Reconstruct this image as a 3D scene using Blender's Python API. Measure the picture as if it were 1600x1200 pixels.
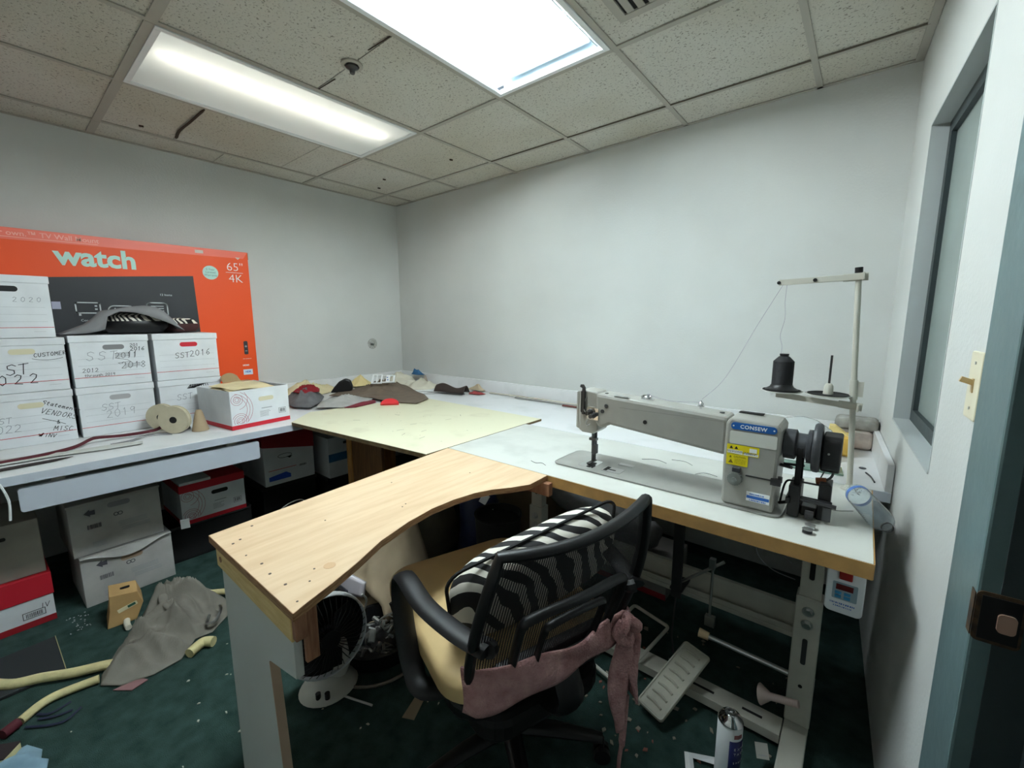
import bpy, bmesh, math, random
from mathutils import Vector, Matrix, noise
random.seed(7)
for o in list(bpy.data.objects): bpy.data.objects.remove(o)
S = bpy.context.scene
COL = S.collection
PI = math.pi
H = 2.44
# ---------------------------------------------------------------- camera
cam = bpy.data.cameras.new('camera'); co = bpy.data.objects.new('camera', cam); COL.objects.link(co)
yaw, pit, rol = -.6875, -.1488, -.0025
f = Vector((math.cos(pit)*math.sin(yaw), math.cos(pit)*math.cos(yaw), math.sin(pit)))
r = Vector((math.cos(yaw), -math.sin(yaw), 0)); u = r.cross(f)
r, u = math.cos(rol)*r+math.sin(rol)*u, -math.sin(rol)*r+math.cos(rol)*u
co.matrix_world = Matrix(((r.x, u.x, -f.x, 3.577), (r.y, u.y, -f.y, -2.6155), (r.z, u.z, -f.z, H-1.073), (0, 0, 0, 1)))
cam.sensor_width = 36; cam.lens = 667.4/1600*36; cam.clip_start = .02; cam.clip_end = 50
S.camera = co
# ---------------------------------------------------------------- world, exposure
w = bpy.data.worlds.new('world'); S.world = w; w.use_nodes = True
w.node_tree.nodes['Background'].inputs[0].default_value = (.55, .62, .66, 1)
w.node_tree.nodes['Background'].inputs[1].default_value = .25
S.view_settings.view_transform = 'Standard'; S.view_settings.look = 'None'
S.view_settings.exposure = 1.12; S.view_settings.gamma = 1; S.view_settings.use_curve_mapping = False
TUBE = 46.0
# ---------------------------------------------------------------- materials
def lin(c): return tuple((x/12.92 if x <= .04045 else ((x+.055)/1.055)**2.4) for x in [v/255 for v in c])+(1,)
MATS = {}
def mat(name, c, rough=.6, metal=0, var=.0, vs=8, bump=0, bs=60, alpha=None, trans=0, emit=0, ior=1.45, c2=None, thr=None, spec=.5, stretch=None, coat=0):
    if name in MATS: return MATS[name]
    m = bpy.data.materials.new(name); m.use_nodes = True; nt = m.node_tree; N = nt.nodes; L = nt.links
    b = N['Principled BSDF']; b.inputs['Base Color'].default_value = lin(c)
    b.inputs['Roughness'].default_value = rough; b.inputs['Metallic'].default_value = metal
    b.inputs['Specular IOR Level'].default_value = spec; b.inputs['IOR'].default_value = ior
    b.inputs['Coat Weight'].default_value = coat
    if trans: b.inputs['Transmission Weight'].default_value = trans
    if emit:
        b.inputs['Emission Color'].default_value = lin(c); b.inputs['Emission Strength'].default_value = emit
    tc = N.new('ShaderNodeTexCoord'); vec = tc.outputs['Object']
    if stretch:
        mp = N.new('ShaderNodeMapping'); mp.inputs['Scale'].default_value = stretch; L.new(vec, mp.inputs[0]); vec = mp.outputs[0]
    if c2 is None and var: c2 = tuple(max(0, v*(1-var)) for v in c)
    if c2 is not None:
        n = N.new('ShaderNodeTexNoise'); n.inputs['Scale'].default_value = vs; n.inputs['Detail'].default_value = 6
        L.new(vec, n.inputs['Vector'])
        rp = N.new('ShaderNodeValToRGB'); lo, hi = thr or (.35, .68)
        rp.color_ramp.elements[0].position = lo; rp.color_ramp.elements[1].position = hi
        rp.color_ramp.elements[0].color = lin(c2); rp.color_ramp.elements[1].color = lin(c)
        L.new(n.outputs['Fac'], rp.inputs[0]); L.new(rp.outputs[0], b.inputs['Base Color'])
    if bump:
        n2 = N.new('ShaderNodeTexNoise'); n2.inputs['Scale'].default_value = bs; n2.inputs['Detail'].default_value = 4
        L.new(vec, n2.inputs['Vector']); bp = N.new('ShaderNodeBump'); bp.inputs['Strength'].default_value = bump; bp.inputs['Distance'].default_value = .01
        L.new(n2.outputs['Fac'], bp.inputs['Height']); L.new(bp.outputs[0], b.inputs['Normal'])
    if alpha is not None: b.inputs['Alpha'].default_value = alpha
    MATS[name] = m; return m
def zebra(name, scale=9):
    if name in MATS: return MATS[name]
    m = bpy.data.materials.new(name); m.use_nodes = True; N = m.node_tree.nodes; L = m.node_tree.links; b = N['Principled BSDF']
    tc = N.new('ShaderNodeTexCoord'); wv = N.new('ShaderNodeTexWave'); wv.inputs['Scale'].default_value = scale
    wv.bands_direction = 'DIAGONAL'; wv.inputs['Distortion'].default_value = 5.5; wv.inputs['Detail'].default_value = 1.5; wv.inputs['Detail Scale'].default_value = .8
    rp = N.new('ShaderNodeValToRGB'); rp.color_ramp.interpolation = 'CONSTANT'; rp.color_ramp.elements[1].position = .52
    rp.color_ramp.elements[0].color = lin((22, 20, 22)); rp.color_ramp.elements[1].color = lin((228, 222, 210))
    L.new(tc.outputs['Object'], wv.inputs['Vector']); L.new(wv.outputs['Fac'], rp.inputs[0]); L.new(rp.outputs[0], b.inputs['Base Color'])
    b.inputs['Roughness'].default_value = .75; MATS[name] = m; return m
def tile_mat():
    m = bpy.data.materials.new('ceiling_tile'); m.use_nodes = True; N = m.node_tree.nodes; L = m.node_tree.links; b = N['Principled BSDF']
    tc = N.new('ShaderNodeTexCoord')
    n = N.new('ShaderNodeTexNoise'); n.inputs['Scale'].default_value = 120; n.inputs['Detail'].default_value = 3; n.inputs['Distortion'].default_value = .6
    rp = N.new('ShaderNodeValToRGB'); rp.color_ramp.elements[0].position = .33; rp.color_ramp.elements[1].position = .42
    rp.color_ramp.elements[0].color = lin((140, 137, 128)); rp.color_ramp.elements[1].color = lin((204, 202, 193))
    L.new(tc.outputs['Object'], n.inputs['Vector']); L.new(n.outputs['Fac'], rp.inputs[0])
    n2 = N.new('ShaderNodeTexNoise'); n2.inputs['Scale'].default_value = 1.3; L.new(tc.outputs['Object'], n2.inputs['Vector'])
    mx = N.new('ShaderNodeMixRGB'); mx.blend_type = 'MULTIPLY'; mx.inputs[0].default_value = .5
    rp2 = N.new('ShaderNodeValToRGB'); rp2.color_ramp.elements[0].color = lin((226, 220, 204)); rp2.color_ramp.elements[1].color = (1, 1, 1, 1); rp2.color_ramp.elements[0].position = .4; rp2.color_ramp.elements[1].position = .6
    L.new(n2.outputs['Fac'], rp2.inputs[0]); L.new(rp.outputs[0], mx.inputs[1]); L.new(rp2.outputs[0], mx.inputs[2]); L.new(mx.outputs[0], b.inputs['Base Color'])
    bp = N.new('ShaderNodeBump'); bp.inputs['Strength'].default_value = .5; bp.inputs['Distance'].default_value = .004
    L.new(n.outputs['Fac'], bp.inputs['Height']); L.new(bp.outputs[0], b.inputs['Normal']); b.inputs['Roughness'].default_value = .95
    return m
def mesh_fabric():
    m = bpy.data.materials.new('mesh_fabric'); m.use_nodes = True; N = m.node_tree.nodes; L = m.node_tree.links; b = N['Principled BSDF']
    b.inputs['Base Color'].default_value = lin((22, 22, 24)); b.inputs['Roughness'].default_value = .7
    uv = N.new('ShaderNodeTexCoord'); sep = N.new('ShaderNodeSeparateXYZ'); L.new(uv.outputs['UV'], sep.inputs[0])
    fs = []
    for k, ax in ((75, 'X'), (110, 'Y')):
        a = N.new('ShaderNodeMath'); a.operation = 'MULTIPLY'; a.inputs[1].default_value = k; L.new(sep.outputs[ax], a.inputs[0])
        fr = N.new('ShaderNodeMath'); fr.operation = 'FRACT'; L.new(a.outputs[0], fr.inputs[0])
        g = N.new('ShaderNodeMath'); g.operation = 'GREATER_THAN'; g.inputs[1].default_value = .46 if ax == 'X' else .42; L.new(fr.outputs[0], g.inputs[0]); fs.append(g)
    mu = N.new('ShaderNodeMath'); mu.operation = 'MULTIPLY'; L.new(fs[0].outputs[0], mu.inputs[0]); L.new(fs[1].outputs[0], mu.inputs[1])
    tr = N.new('ShaderNodeBsdfTransparent'); mx = N.new('ShaderNodeMixShader'); out = N['Material Output']
    L.new(mu.outputs[0], mx.inputs[0]); L.new(b.outputs[0], mx.inputs[1]); L.new(tr.outputs[0], mx.inputs[2]); L.new(mx.outputs[0], out.inputs[0])
    return m
def plywood(name, c, c2, sc=(3, 30, 30)):
    m = mat(name, c, rough=.5, c2=c2, vs=1.6, thr=(.3, .62), bump=.05, bs=30, stretch=sc)
    return m
WALL = mat('wall_paint', (209, 211, 208), .75, var=.04, vs=1.5, bump=.12, bs=90)
CARPET = mat('green_carpet', (66, 90, 84), .98, c2=(42, 64, 59), vs=16, thr=(.3, .7), bump=.8, bs=350, spec=.15)
TILE = tile_mat()
GRID = mat('grid_metal', (170, 166, 156), .6)
WHITE_METAL = mat('white_enamel', (232, 236, 238), .35)
LAM = mat('white_laminate', (228, 229, 230), .35, c2=(216, 218, 218), vs=5, thr=(.3, .45))
LAMEDGE = mat('laminate_edge', (196, 202, 212), .4)
CREAM = mat('cream_laminate', (226, 222, 192), .4, c2=(214, 208, 178), vs=6, thr=(.28, .42))
BROWNEDGE = mat('hardboard_edge', (124, 104, 70), .7, var=.2, vs=40)
GREYTOP = mat('grey_laminate', (206, 207, 200), .4, c2=(194, 195, 188), vs=7, thr=(.3, .5))
TANEDGE = mat('tan_edge', (196, 152, 92), .5, var=.12, vs=20)
PLY = plywood('birch_plywood', (222, 194, 160), (210, 178, 142), (26, 3, 26))
PLYEDGE = mat('plywood_edge', (176, 138, 98), .6, c2=(128, 90, 60), vs=30, stretch=(1, 1, 14))
PINE = mat('pine_board', (222, 196, 138), .55, c2=(204, 172, 112), vs=6, stretch=(2, 2, 14))
REDWOOD = mat('reddish_wood', (164, 118, 90), .6, c2=(134, 92, 68), vs=8, stretch=(14, 14, 2))
ORWOOD = mat('orange_wood', (186, 136, 72), .5, c2=(160, 110, 56), vs=5, stretch=(12, 12, 1.5))
DKWOOD = mat('brown_wood', (120, 84, 48), .55, c2=(92, 62, 36), vs=5, stretch=(12, 12, 1.5))
PANELW = mat('grey_melamine', (198, 201, 197), .5)
CARTON = mat('white_carton', (226, 229, 232), .7, var=.05, vs=9, bump=.05, bs=25)
CARTON_G = mat('grey_white_carton', (190, 188, 184), .75, c2=(160, 158, 154), vs=5, bump=.1, bs=20)
KRAFT = mat('kraft_board', (168, 140, 102), .8, var=.12, vs=10)
RED = mat('red_print', (190, 28, 44), .6)
DRED = mat('dark_red_print', (150, 24, 34), .6)
LINE = mat('grey_print', (150, 152, 156), .7)
INK = mat('black_ink', (32, 32, 38), .6)
PENCIL = mat('grey_ink', (118, 122, 130), .7)
BLACK = mat('black_plastic', (20, 20, 22), .42)
BLACKM = mat('black_matte', (14, 14, 15), .75)
DGREY = mat('dark_grey_paint', (58, 60, 64), .45)
MACH = mat('machine_grey', (158, 157, 150), .38, var=.05, vs=14, coat=.1)
STEEL = mat('steel', (190, 190, 188), .28, 1)
CHROME = mat('chrome', (225, 226, 228), .12, 1)
DSTEEL = mat('dark_steel', (80, 80, 82), .4, .9)
BEIGEM = mat('beige_metal', (196, 194, 182), .45, var=.06, vs=12)
ORANGE = mat('orange_print', (232, 78, 16), .5)
SALMON = mat('salmon_band', (238, 112, 92), .4)
CHARC = mat('charcoal_print', (44, 46, 50), .5)
MINT = mat('mint_print', (186, 222, 212), .6)
WHITEP = mat('white_print', (236, 238, 238), .6)
CARD = mat('brown_cardboard', (196, 158, 104), .8, var=.08, vs=8)
FOAM = mat('yellow_foam', (226, 214, 160), .9, var=.1, vs=20, bump=.2, bs=80)
TEAL = mat('teal_paint', (98, 120, 122), .4, var=.08, vs=6, bump=.1, bs=40)
DTEAL = mat('dark_teal_paint', (52, 62, 64), .45, var=.1, vs=6, bump=.1, bs=40)
# ---------------------------------------------------------------- helpers
def new(): return bmesh.new()
def fin(name, bm, m, parent=None, smooth=False, bev=0, world=False):
    if world and parent is not None: bm.transform((Matrix.Translation(parent.location) @ parent.rotation_euler.to_matrix().to_4x4()).inverted())
    bmesh.ops.recalc_face_normals(bm, faces=bm.faces)
    me = bpy.data.meshes.new(name); bm.to_mesh(me); bm.free()
    ms = m if isinstance(m, (list, tuple)) else [m]
    for q in ms: me.materials.append(q)
    o = bpy.data.objects.new(name, me); COL.objects.link(o)
    if parent is not None: o.parent = parent
    if smooth:
        for p in me.polygons: p.use_smooth = True
        if smooth != 2: me.set_sharp_from_angle(angle=math.radians(42))
    if bev:
        b = o.modifiers.new('bevel', 'BEVEL'); b.width = bev; b.segments = 2; b.limit_method = 'ANGLE'; b.angle_limit = .7
    return o
def thing(name, label, cat, loc=(0, 0, 0), rotz=0, group=None):
    o = bpy.data.objects.new(name, None); COL.objects.link(o); o.empty_display_size = .05
    o.location = loc; o.rotation_euler = (0, 0, rotz); o['label'] = label; o['category'] = cat
    if group: o['group'] = group
    return o
def tag(o, label, cat, group=None, kind=None):
    o['label'] = label; o['category'] = cat
    if group: o['group'] = group
    if kind: o['kind'] = kind
    return o
def struct(o): o['kind'] = 'structure'; return o
def box(bm, x0, x1, y0, y1, z0, z1, M=None, mi=0):
    vs = [bm.verts.new(Vector((x, y, z)) if M is None else M @ Vector((x, y, z))) for x in (x0, x1) for y in (y0, y1) for z in (z0, z1)]
    for a in ((0, 1, 3, 2), (4, 6, 7, 5), (0, 4, 5, 1), (2, 3, 7, 6), (0, 2, 6, 4), (1, 5, 7, 3)):
        bm.faces.new([vs[i] for i in a]).material_index = mi
    return vs
def frame_of(d):
    d = d.normalized(); a = Vector((0, 0, 1)) if abs(d.z) < .9 else Vector((1, 0, 0))
    s = d.cross(a).normalized(); return s, s.cross(d).normalized()
def tube(bm, pts, rad, n=10, cap=True, sx=1, sy=1, closed=False):
    pts = [Vector(p) for p in pts]; R = rad if isinstance(rad, (list, tuple)) else [rad]*len(pts); rings = []
    prev = None
    for i, p in enumerate(pts):
        if closed: d = pts[(i+1) % len(pts)]-pts[i-1]
        else: d = (pts[min(i+1, len(pts)-1)]-pts[max(i-1, 0)])
        if d.length < 1e-9: d = Vector((0, 0, 1))
        if prev is None: s, t = frame_of(d)
        else:
            s = prev-(prev.dot(d.normalized()))*d.normalized(); s = s.normalized() if s.length > 1e-6 else frame_of(d)[0]; t = s.cross(d.normalized())
        prev = s
        rings.append([bm.verts.new(p+R[i]*(sx*math.cos(2*PI*k/n)*s+sy*math.sin(2*PI*k/n)*t)) for k in range(n)])
    m = len(rings)
    for i in range(m if closed else m-1):
        A, B = rings[i], rings[(i+1) % m]
        for k in range(n): bm.faces.new((A[k], A[(k+1) % n], B[(k+1) % n], B[k]))
    if cap and not closed: bm.faces.new(rings[0]); bm.faces.new(rings[-1])
def cyl(bm, a, b, r1, r2=None, n=20): tube(bm, [a, b], [r1, r1 if r2 is None else r2], n)
def lathe(bm, prof, n=28, M=None, cap=True):
    rings = []
    for rr, z in prof:
        vs = [Vector((rr*math.cos(2*PI*k/n), rr*math.sin(2*PI*k/n), z)) for k in range(n)]
        rings.append([bm.verts.new(M @ v if M else v) for v in vs])
    for i in range(len(rings)-1):
        for k in range(n): bm.faces.new((rings[i][k], rings[i][(k+1) % n], rings[i+1][(k+1) % n], rings[i+1][k]))
    if cap: bm.faces.new(rings[0]); bm.faces.new(rings[-1])
def prism(bm, pts, z0, z1, M=None):
    a = [Vector((p[0], p[1], z0)) for p in pts]; b = [Vector((p[0], p[1], z1)) for p in pts]
    if M: a = [M @ v for v in a]; b = [M @ v for v in b]
    a = [bm.verts.new(v) for v in a]; b = [bm.verts.new(v) for v in b]; n = len(a)
    bm.faces.new(a); bm.faces.new(b)
    for i in range(n): bm.faces.new((a[i], a[(i+1) % n], b[(i+1) % n], b[i]))
def axis(o, xa, za):   # matrix with local x along xa, z along za
    x = Vector(xa).normalized(); z = Vector(za); z = (z-z.dot(x)*x).normalized(); y = z.cross(x)
    return Matrix(((x.x, y.x, z.x, o[0]), (x.y, y.y, z.y, o[1]), (x.z, y.z, z.z, o[2]), (0, 0, 0, 1)))
def MT(x, y, z, rz=0, rx=0, ry=0): return Matrix.Translation((x, y, z)) @ Matrix.Rotation(rz, 4, 'Z') @ Matrix.Rotation(ry, 4, 'Y') @ Matrix.Rotation(rx, 4, 'X')
def rrect(w, h, rad, n=5):
    pts = []
    for cx, cy, a0 in ((w/2-rad, h/2-rad, 0), (-w/2+rad, h/2-rad, 90), (-w/2+rad, -h/2+rad, 180), (w/2-rad, -h/2+rad, 270)):
        for k in range(n+1):
            a = math.radians(a0+90*k/n); pts.append((cx+rad*math.cos(a), cy+rad*math.sin(a)))
    return pts
def smooth_pts(P, n=8):
    P = [Vector(p) for p in P]; out = []
    for i in range(len(P)-1):
        a = P[max(i-1, 0)]; b = P[i]; c = P[i+1]; d = P[min(i+2, len(P)-1)]
        for k in range(n):
            t = k/n; out.append(.5*((2*b)+(-a+c)*t+(2*a-5*b+4*c-d)*t*t+(-a+3*b-3*c+d)*t**3))
    out.append(P[-1]); return out
def star(bm, outline, hf, rings=12, c=None, seg=None, thick=.003, edge=.002):
    """cloth or paper spread over a star-shaped outline; hf(x,y,r) gives height above the surface it lies on"""
    P = [Vector((p[0], p[1])) for p in outline]
    c = Vector(c) if c else sum(P, Vector((0, 0)))/len(P)
    Q = []
    m = seg or 6
    for i in range(len(P)):
        a, b = P[i], P[(i+1) % len(P)]
        for k in range(m): Q.append(a.lerp(b, k/m))
    n = len(Q)
    def lay(off):
        L = []
        for j in range(rings+1):
            rr = j/rings
            if j == 0: L.append([bm.verts.new((c.x, c.y, hf(c.x, c.y, 0)+off))]); continue
            ring = []
            for q in Q:
                p = c.lerp(q, rr); ring.append(bm.verts.new((p.x, p.y, hf(p.x, p.y, rr)+off)))
            L.append(ring)
        for j in range(1, rings+1):
            for k in range(n):
                if j == 1: bm.faces.new((L[0][0], L[1][k], L[1][(k+1) % n]))
                else: bm.faces.new((L[j-1][k], L[j][k], L[j][(k+1) % n], L[j-1][(k+1) % n]))
        return L
    A = lay(thick+edge); B = lay(edge)
    for k in range(n): bm.faces.new((A[-1][k], A[-1][(k+1) % n], B[-1][(k+1) % n], B[-1][k]))
def sheet(bm, fn, nu, nv, thick=.002):
    """a bent sheet with thickness; fn(u,v)->Vector"""
    G = [[fn(i/nu, j/nv) for j in range(nv+1)] for i in range(nu+1)]
    T = [[None]*(nv+1) for _ in range(nu+1)]; B = [[None]*(nv+1) for _ in range(nu+1)]
    for i in range(nu+1):
        for j in range(nv+1):
            du = G[min(i+1, nu)][j]-G[max(i-1, 0)][j]; dv = G[i][min(j+1, nv)]-G[i][max(j-1, 0)]
            nn = du.cross(dv); nn = nn.normalized() if nn.length > 1e-12 else Vector((0, 0, 1))
            T[i][j] = bm.verts.new(G[i][j]+nn*thick/2); B[i][j] = bm.verts.new(G[i][j]-nn*thick/2)
    for i in range(nu):
        for j in range(nv):
            bm.faces.new((T[i][j], T[i+1][j], T[i+1][j+1], T[i][j+1])); bm.faces.new((B[i][j], B[i][j+1], B[i+1][j+1], B[i+1][j]))
    for i in range(nu):
        for j in (0, nv): bm.faces.new((T[i][j], T[i+1][j], B[i+1][j], B[i][j]))
    for j in range(nv):
        for i in (0, nu): bm.faces.new((T[i][j], T[i][j+1], B[i][j+1], B[i][j]))
def nz(x, y, s=1, seed=0): return noise.noise(Vector((x*s+seed*7.3, y*s-seed*3.1, seed*1.7)))
def text(bm, s, size, M, ext=.0004, align='LEFT', bold=0, sp=1):
    cu = bpy.data.curves.new('t', 'FONT'); cu.body = s; cu.size = size; cu.extrude = ext; cu.align_x = align; cu.offset = bold; cu.space_character = sp
    cu.resolution_u = 3
    ob = bpy.data.objects.new('t', cu); me = bpy.data.meshes.new_from_object(ob)
    t = bmesh.new(); t.from_mesh(me); t.transform(M); tm = bpy.data.meshes.new('x'); t.to_mesh(tm); t.free(); bm.from_mesh(tm)
    bpy.data.meshes.remove(tm); bpy.data.meshes.remove(me); bpy.data.objects.remove(ob); bpy.data.curves.remove(cu)
FR = Matrix.Rotation(PI/2, 4, 'X')   # text plane -> vertical face looking to local -y
G = {'S': '1,.85 .6,1 .15,.85 .2,.6 .8,.42 .85,.15 .4,0 0,.15', 'T': '0,.95 1,1;.5,1 .45,0', '2': '.05,.8 .4,1 .8,.85 .75,.55 .1,.05 .95,0', '0': '.5,1 .12,.75 .12,.25 .5,0 .88,.25 .88,.75 .5,1',
     '1': '.3,.8 .5,1 .5,0', '9': '.85,.85 .45,1 .15,.75 .4,.5 .85,.7 .85,.9 .75,0', '8': '.5,.55 .15,.8 .5,1 .85,.8 .5,.55 .1,.25 .5,0 .9,.25 .5,.55', '6': '.8,1 .3,.7 .1,.3 .4,0 .85,.2 .6,.5 .15,.35',
     'C': '.9,.85 .5,1 .1,.6 .2,.15 .6,0 .95,.15', 'U': '.1,1 .1,.25 .45,0 .85,.25 .9,1', 'O': '.5,1 .1,.6 .2,.1 .6,0 .9,.4 .8,.9 .5,1', 'M': '0,0 .15,1 .5,.35 .85,1 1,0', 'E': '.9,1 .15,1 .1,0 .9,0;.1,.5 .7,.55',
     'R': '.1,0 .1,1 .7,.95 .75,.6 .15,.5 .9,0', 'V': '0,1 .45,0 .95,1', 'N': '.1,0 .1,1 .85,0 .9,1', 'D': '.1,0 .1,1 .7,.85 .85,.4 .5,0 .1,0', 'I': '.5,1 .5,0', 'Y': '.05,1 .5,.5;.95,1 .4,0', 'A': '0,0 .5,1 .95,0;.2,.4 .8,.4',
     '&': '.9,0 .25,.75 .45,1 .65,.75 .1,.3 .35,0 .85,.45', '7': '.1,1 .9,1 .4,0', '4': '.7,0 .7,1 .1,.35 .95,.4', 'K': '.1,1 .1,0;.9,1 .1,.45 .9,0', 'J': '.8,1 .8,.2 .4,0 .1,.2',
     's': '.85,.5 .4,.6 .2,.42 .75,.22 .5,0 .1,.08', 't': '.45,.9 .45,.1 .8,0;.1,.6 .85,.62', 'a': '.8,.55 .35,.6 .15,.2 .5,0 .8,.3 .8,.6 .9,0', 'e': '.15,.3 .85,.35 .6,.6 .2,.45 .2,.1 .8,0', 'm': '.05,0 .1,.55 .1,.4 .35,.6 .5,0;.5,.4 .8,.6 .95,0',
     'n': '.1,0 .1,.6 .2,.4 .6,.6 .85,.3 .9,0', 'h': '.1,1 .1,0;.1,.4 .6,.6 .85,.3 .9,0', 'r': '.1,.6 .15,0;.15,.4 .5,.6 .9,.55', 'o': '.5,.6 .1,.3 .5,0 .9,.3 .5,.6', 'u': '.1,.6 .15,.1 .6,0 .85,.6 .95,0', 'g': '.8,.5 .3,.6 .2,.2 .75,.2 .8,.6 .75,-.3 .2,-.25',
     'v': '.1,.6 .45,0 .9,.6', 'c': '.85,.5 .4,.6 .15,.3 .45,0 .9,.1', 'i': '.5,.6 .5,0', 'B': '.1,0 .1,1 .7,.9 .6,.55 .15,.5 .8,.4 .75,.05 .1,0'}
def write(bm, s, x, z, h, wdt=.002, y=0, slant=.12, sp=.68, rot=0):
    """handwriting on a face looking to local -y"""
    cx = 0; ca, sa = math.cos(rot), math.sin(rot)
    for ch in s:
        if ch == ' ': cx += .5*h; continue
        for st in G.get(ch, '').split(';'):
            if not st: continue
            P = [tuple(map(float, q.split(','))) for q in st.split()]
            P = [(cx+(p[0]*.62+slant*p[1])*h+random.uniform(-.02, .02)*h, p[1]*h+random.uniform(-.02, .02)*h) for p in P]
            stroke(bm, [(x+p[0]*ca-p[1]*sa, z+p[0]*sa+p[1]*ca) for p in P], wdt, y)
        cx += sp*h
def stroke(bm, P, wdt, y=0):
    for a, b in zip(P[:-1], P[1:]):
        a = Vector(a); b = Vector(b); d = b-a
        if d.length < 1e-6: continue
        d.normalize(); n = Vector((-d.y, d.x))*wdt/2; a2 = a-d*wdt*.35; b2 = b+d*wdt*.35
        q = [a2+n, a2-n, b2-n, b2+n]
        f0 = [bm.verts.new((p.x, y-.0006, p.y)) for p in q]; f1 = [bm.verts.new((p.x, y, p.y)) for p in q]
        bm.faces.new(f0); bm.faces.new(f1)
        for i in range(4): bm.faces.new((f0[i], f0[(i+1) % 4], f1[(i+1) % 4], f1[i]))
def arc(cx, cz, rad, a0, a1, n=14): return [(cx+rad*math.cos(math.radians(a0+(a1-a0)*k/n)), cz+rad*math.sin(math.radians(a0+(a1-a0)*k/n))) for k in range(n+1)]
def barcode(bm, x, z, wd, ht, y):
    k = x
    while k < x+wd:
        b = random.choice((.0012, .002, .003)); box(bm, k, min(k+b, x+wd), y-.0006, y, z, z+ht); k += b+random.choice((.0015, .0025))
# ================================================================ the room
bm = new(); box(bm, -.1, 5.3, -3.6, .12, -.1, 0); struct(fin('floor', bm, CARPET))
bm = new(); box(bm, -.12, 0, -3.6, .12, 0, H+.12); struct(fin('wall_left', bm, WALL))
bm = new(); box(bm, 0, 5.3, 0, .12, 0, H+.12); struct(fin('wall_back', bm, WALL))
bm = new(); box(bm, 0, 5.3, -3.6, -3.45, 0, H+.12); struct(fin('wall_front', bm, WALL))
TH = math.atan2(-1, .055)
WM = Matrix.Translation((3.665, 0, 0)) @ Matrix.Rotation(TH, 4, 'Z')     # local x: along the right wall from the corner, local y: into the wall
WS0, WS1, WZ0, WZ1 = .462, 1.185, .992, 2.03
DS0, DS1 = 1.70, 2.52
bm = new()
for a, b, z0, z1 in ((-.01, WS0, 0, H+.12), (WS0, WS1, 0, WZ0), (WS0, WS1, WZ1, H+.12), (WS1, DS0-.06, 0, H+.12), (DS0-.06, DS1+.06, 2.10, H+.12), (DS1+.06, 3.47, 0, H+.12)):
    box(bm, a, b, .0, .15, z0, z1, WM)
struct(fin('wall_right', bm, WALL))
bm = new(); box(bm, 5.18, 5.3, -3.45, 0, 0, H+.12); struct(fin('wall_hallway', bm, WALL))
# ceiling: tiles, with the two troffers and the register let in
b0, a0, T = .2596, .2814, .61
XS = [0, b0, b0+T, b0+2*T, b0+3*T, b0+4*T, b0+5*T, 3.9]; YS = [0, -a0, -a0-T, -a0-3*T, -a0-5*T, -3.45]
bm = new(); box(bm, -.1, 5.3, -3.6, .12, H+.13, H+.2)
def tile(x0, x1, y0, y1): box(bm, min(x0, x1)+.001, max(x0, x1)-.001, min(y0, y1)+.001, max(y0, y1)-.001, H+.004, H+.018)
splits = {(0, 1): [], (1, 2): [-1.16, -1.775], (3, 2): [-1.50], (5, 2): [-1.5]}
for i in range(7):
    for j in range(5):
        if (i, j) in ((2, 2), (4, 2)): continue
        ys = [YS[j]]+sorted([q for q in splits.get((i, j), []) if YS[j+1] < q < YS[j]], reverse=True)+[YS[j+1]]
        if (j in (2, 3)) and (i, j) not in splits: ys = [YS[j], (YS[j]+YS[j+1])/2, YS[j+1]]
        for p, q in zip(ys[:-1], ys[1:]): tile(XS[i], XS[i+1], p-(.003 if p != ys[0] else 0), q)
box(bm, 3.9, 5.2, -3.45, 0, H+.004, H+.018)
ceil = struct(fin('ceiling', bm, TILE))
bm = new()
for i in range(1, 7): box(bm, XS[i]-.012, XS[i]+.012, -3.45, -.001, H-.002, H+.003)
box(bm, .001, .02, -3.45, -.02, H-.002, H+.003); box(bm, .02, 3.66, -.02, -.001, H-.002, H+.003)
for k in range(1, 5):
    wd = .012 if k != 3 else .018
    xs = [.02]+XS[1:7]+[3.9]
    for p, q in zip(xs[:-1], xs[1:]): box(bm, p+.0125, q-.0125, YS[k]-wd, YS[k]+wd, H-.0025, H+.003)
GRIDO = fin('ceiling_grid', bm, GRID, ceil)
bm = new(); box(bm, 0, 3.45, -.03, -.002, H-.004, H+.001, WM); fin('wall_angle', bm, GRID, ceil)
bm = new()
for x0, x1 in ((b0+5*T+.012, 3.66), (b0+4*T+.012, b0+5*T-.012), (b0+3*T+.012, b0+4*T-.012), (b0+2*T+.012, b0+3*T-.012)):
    box(bm, x0, x1, -a0-.014, -a0-.010, H-.004, H+.002)
# dark water-stained cracks beside two tiles
crk = mat('crack_stain', (58, 44, 32), .9)
fin('seam', bm, mat('seam_grey', (120, 114, 104), .9), ceil)
bm = new(); tube(bm, smooth_pts([(.29, -1.768, H+.003), (.45, -1.79, H-.003), (.62, -1.785, H-.004), (.84, -1.775, H+.003)], 5), [.004]+[.008]*14+[.004], 6, sy=.4)
fin('crack', bm, crk, ceil)
bm = new()
for p in ((1.56, -1.499), (2.0, -1.515)):
    tube(bm, [(p[0]-.07, p[1], H), (p[0]+.07, p[1]+.006, H)], .003, 5, sy=.4)
for p in ((.35, -1.95), (.6, -.55), (.38, -.45), (1.3, -.5)): cyl(bm, (p[0], p[1], H+.001), (p[0]+.006, p[1]+.02, H+.001), .006, n=6)
fin('crack', bm, crk, ceil)

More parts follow.
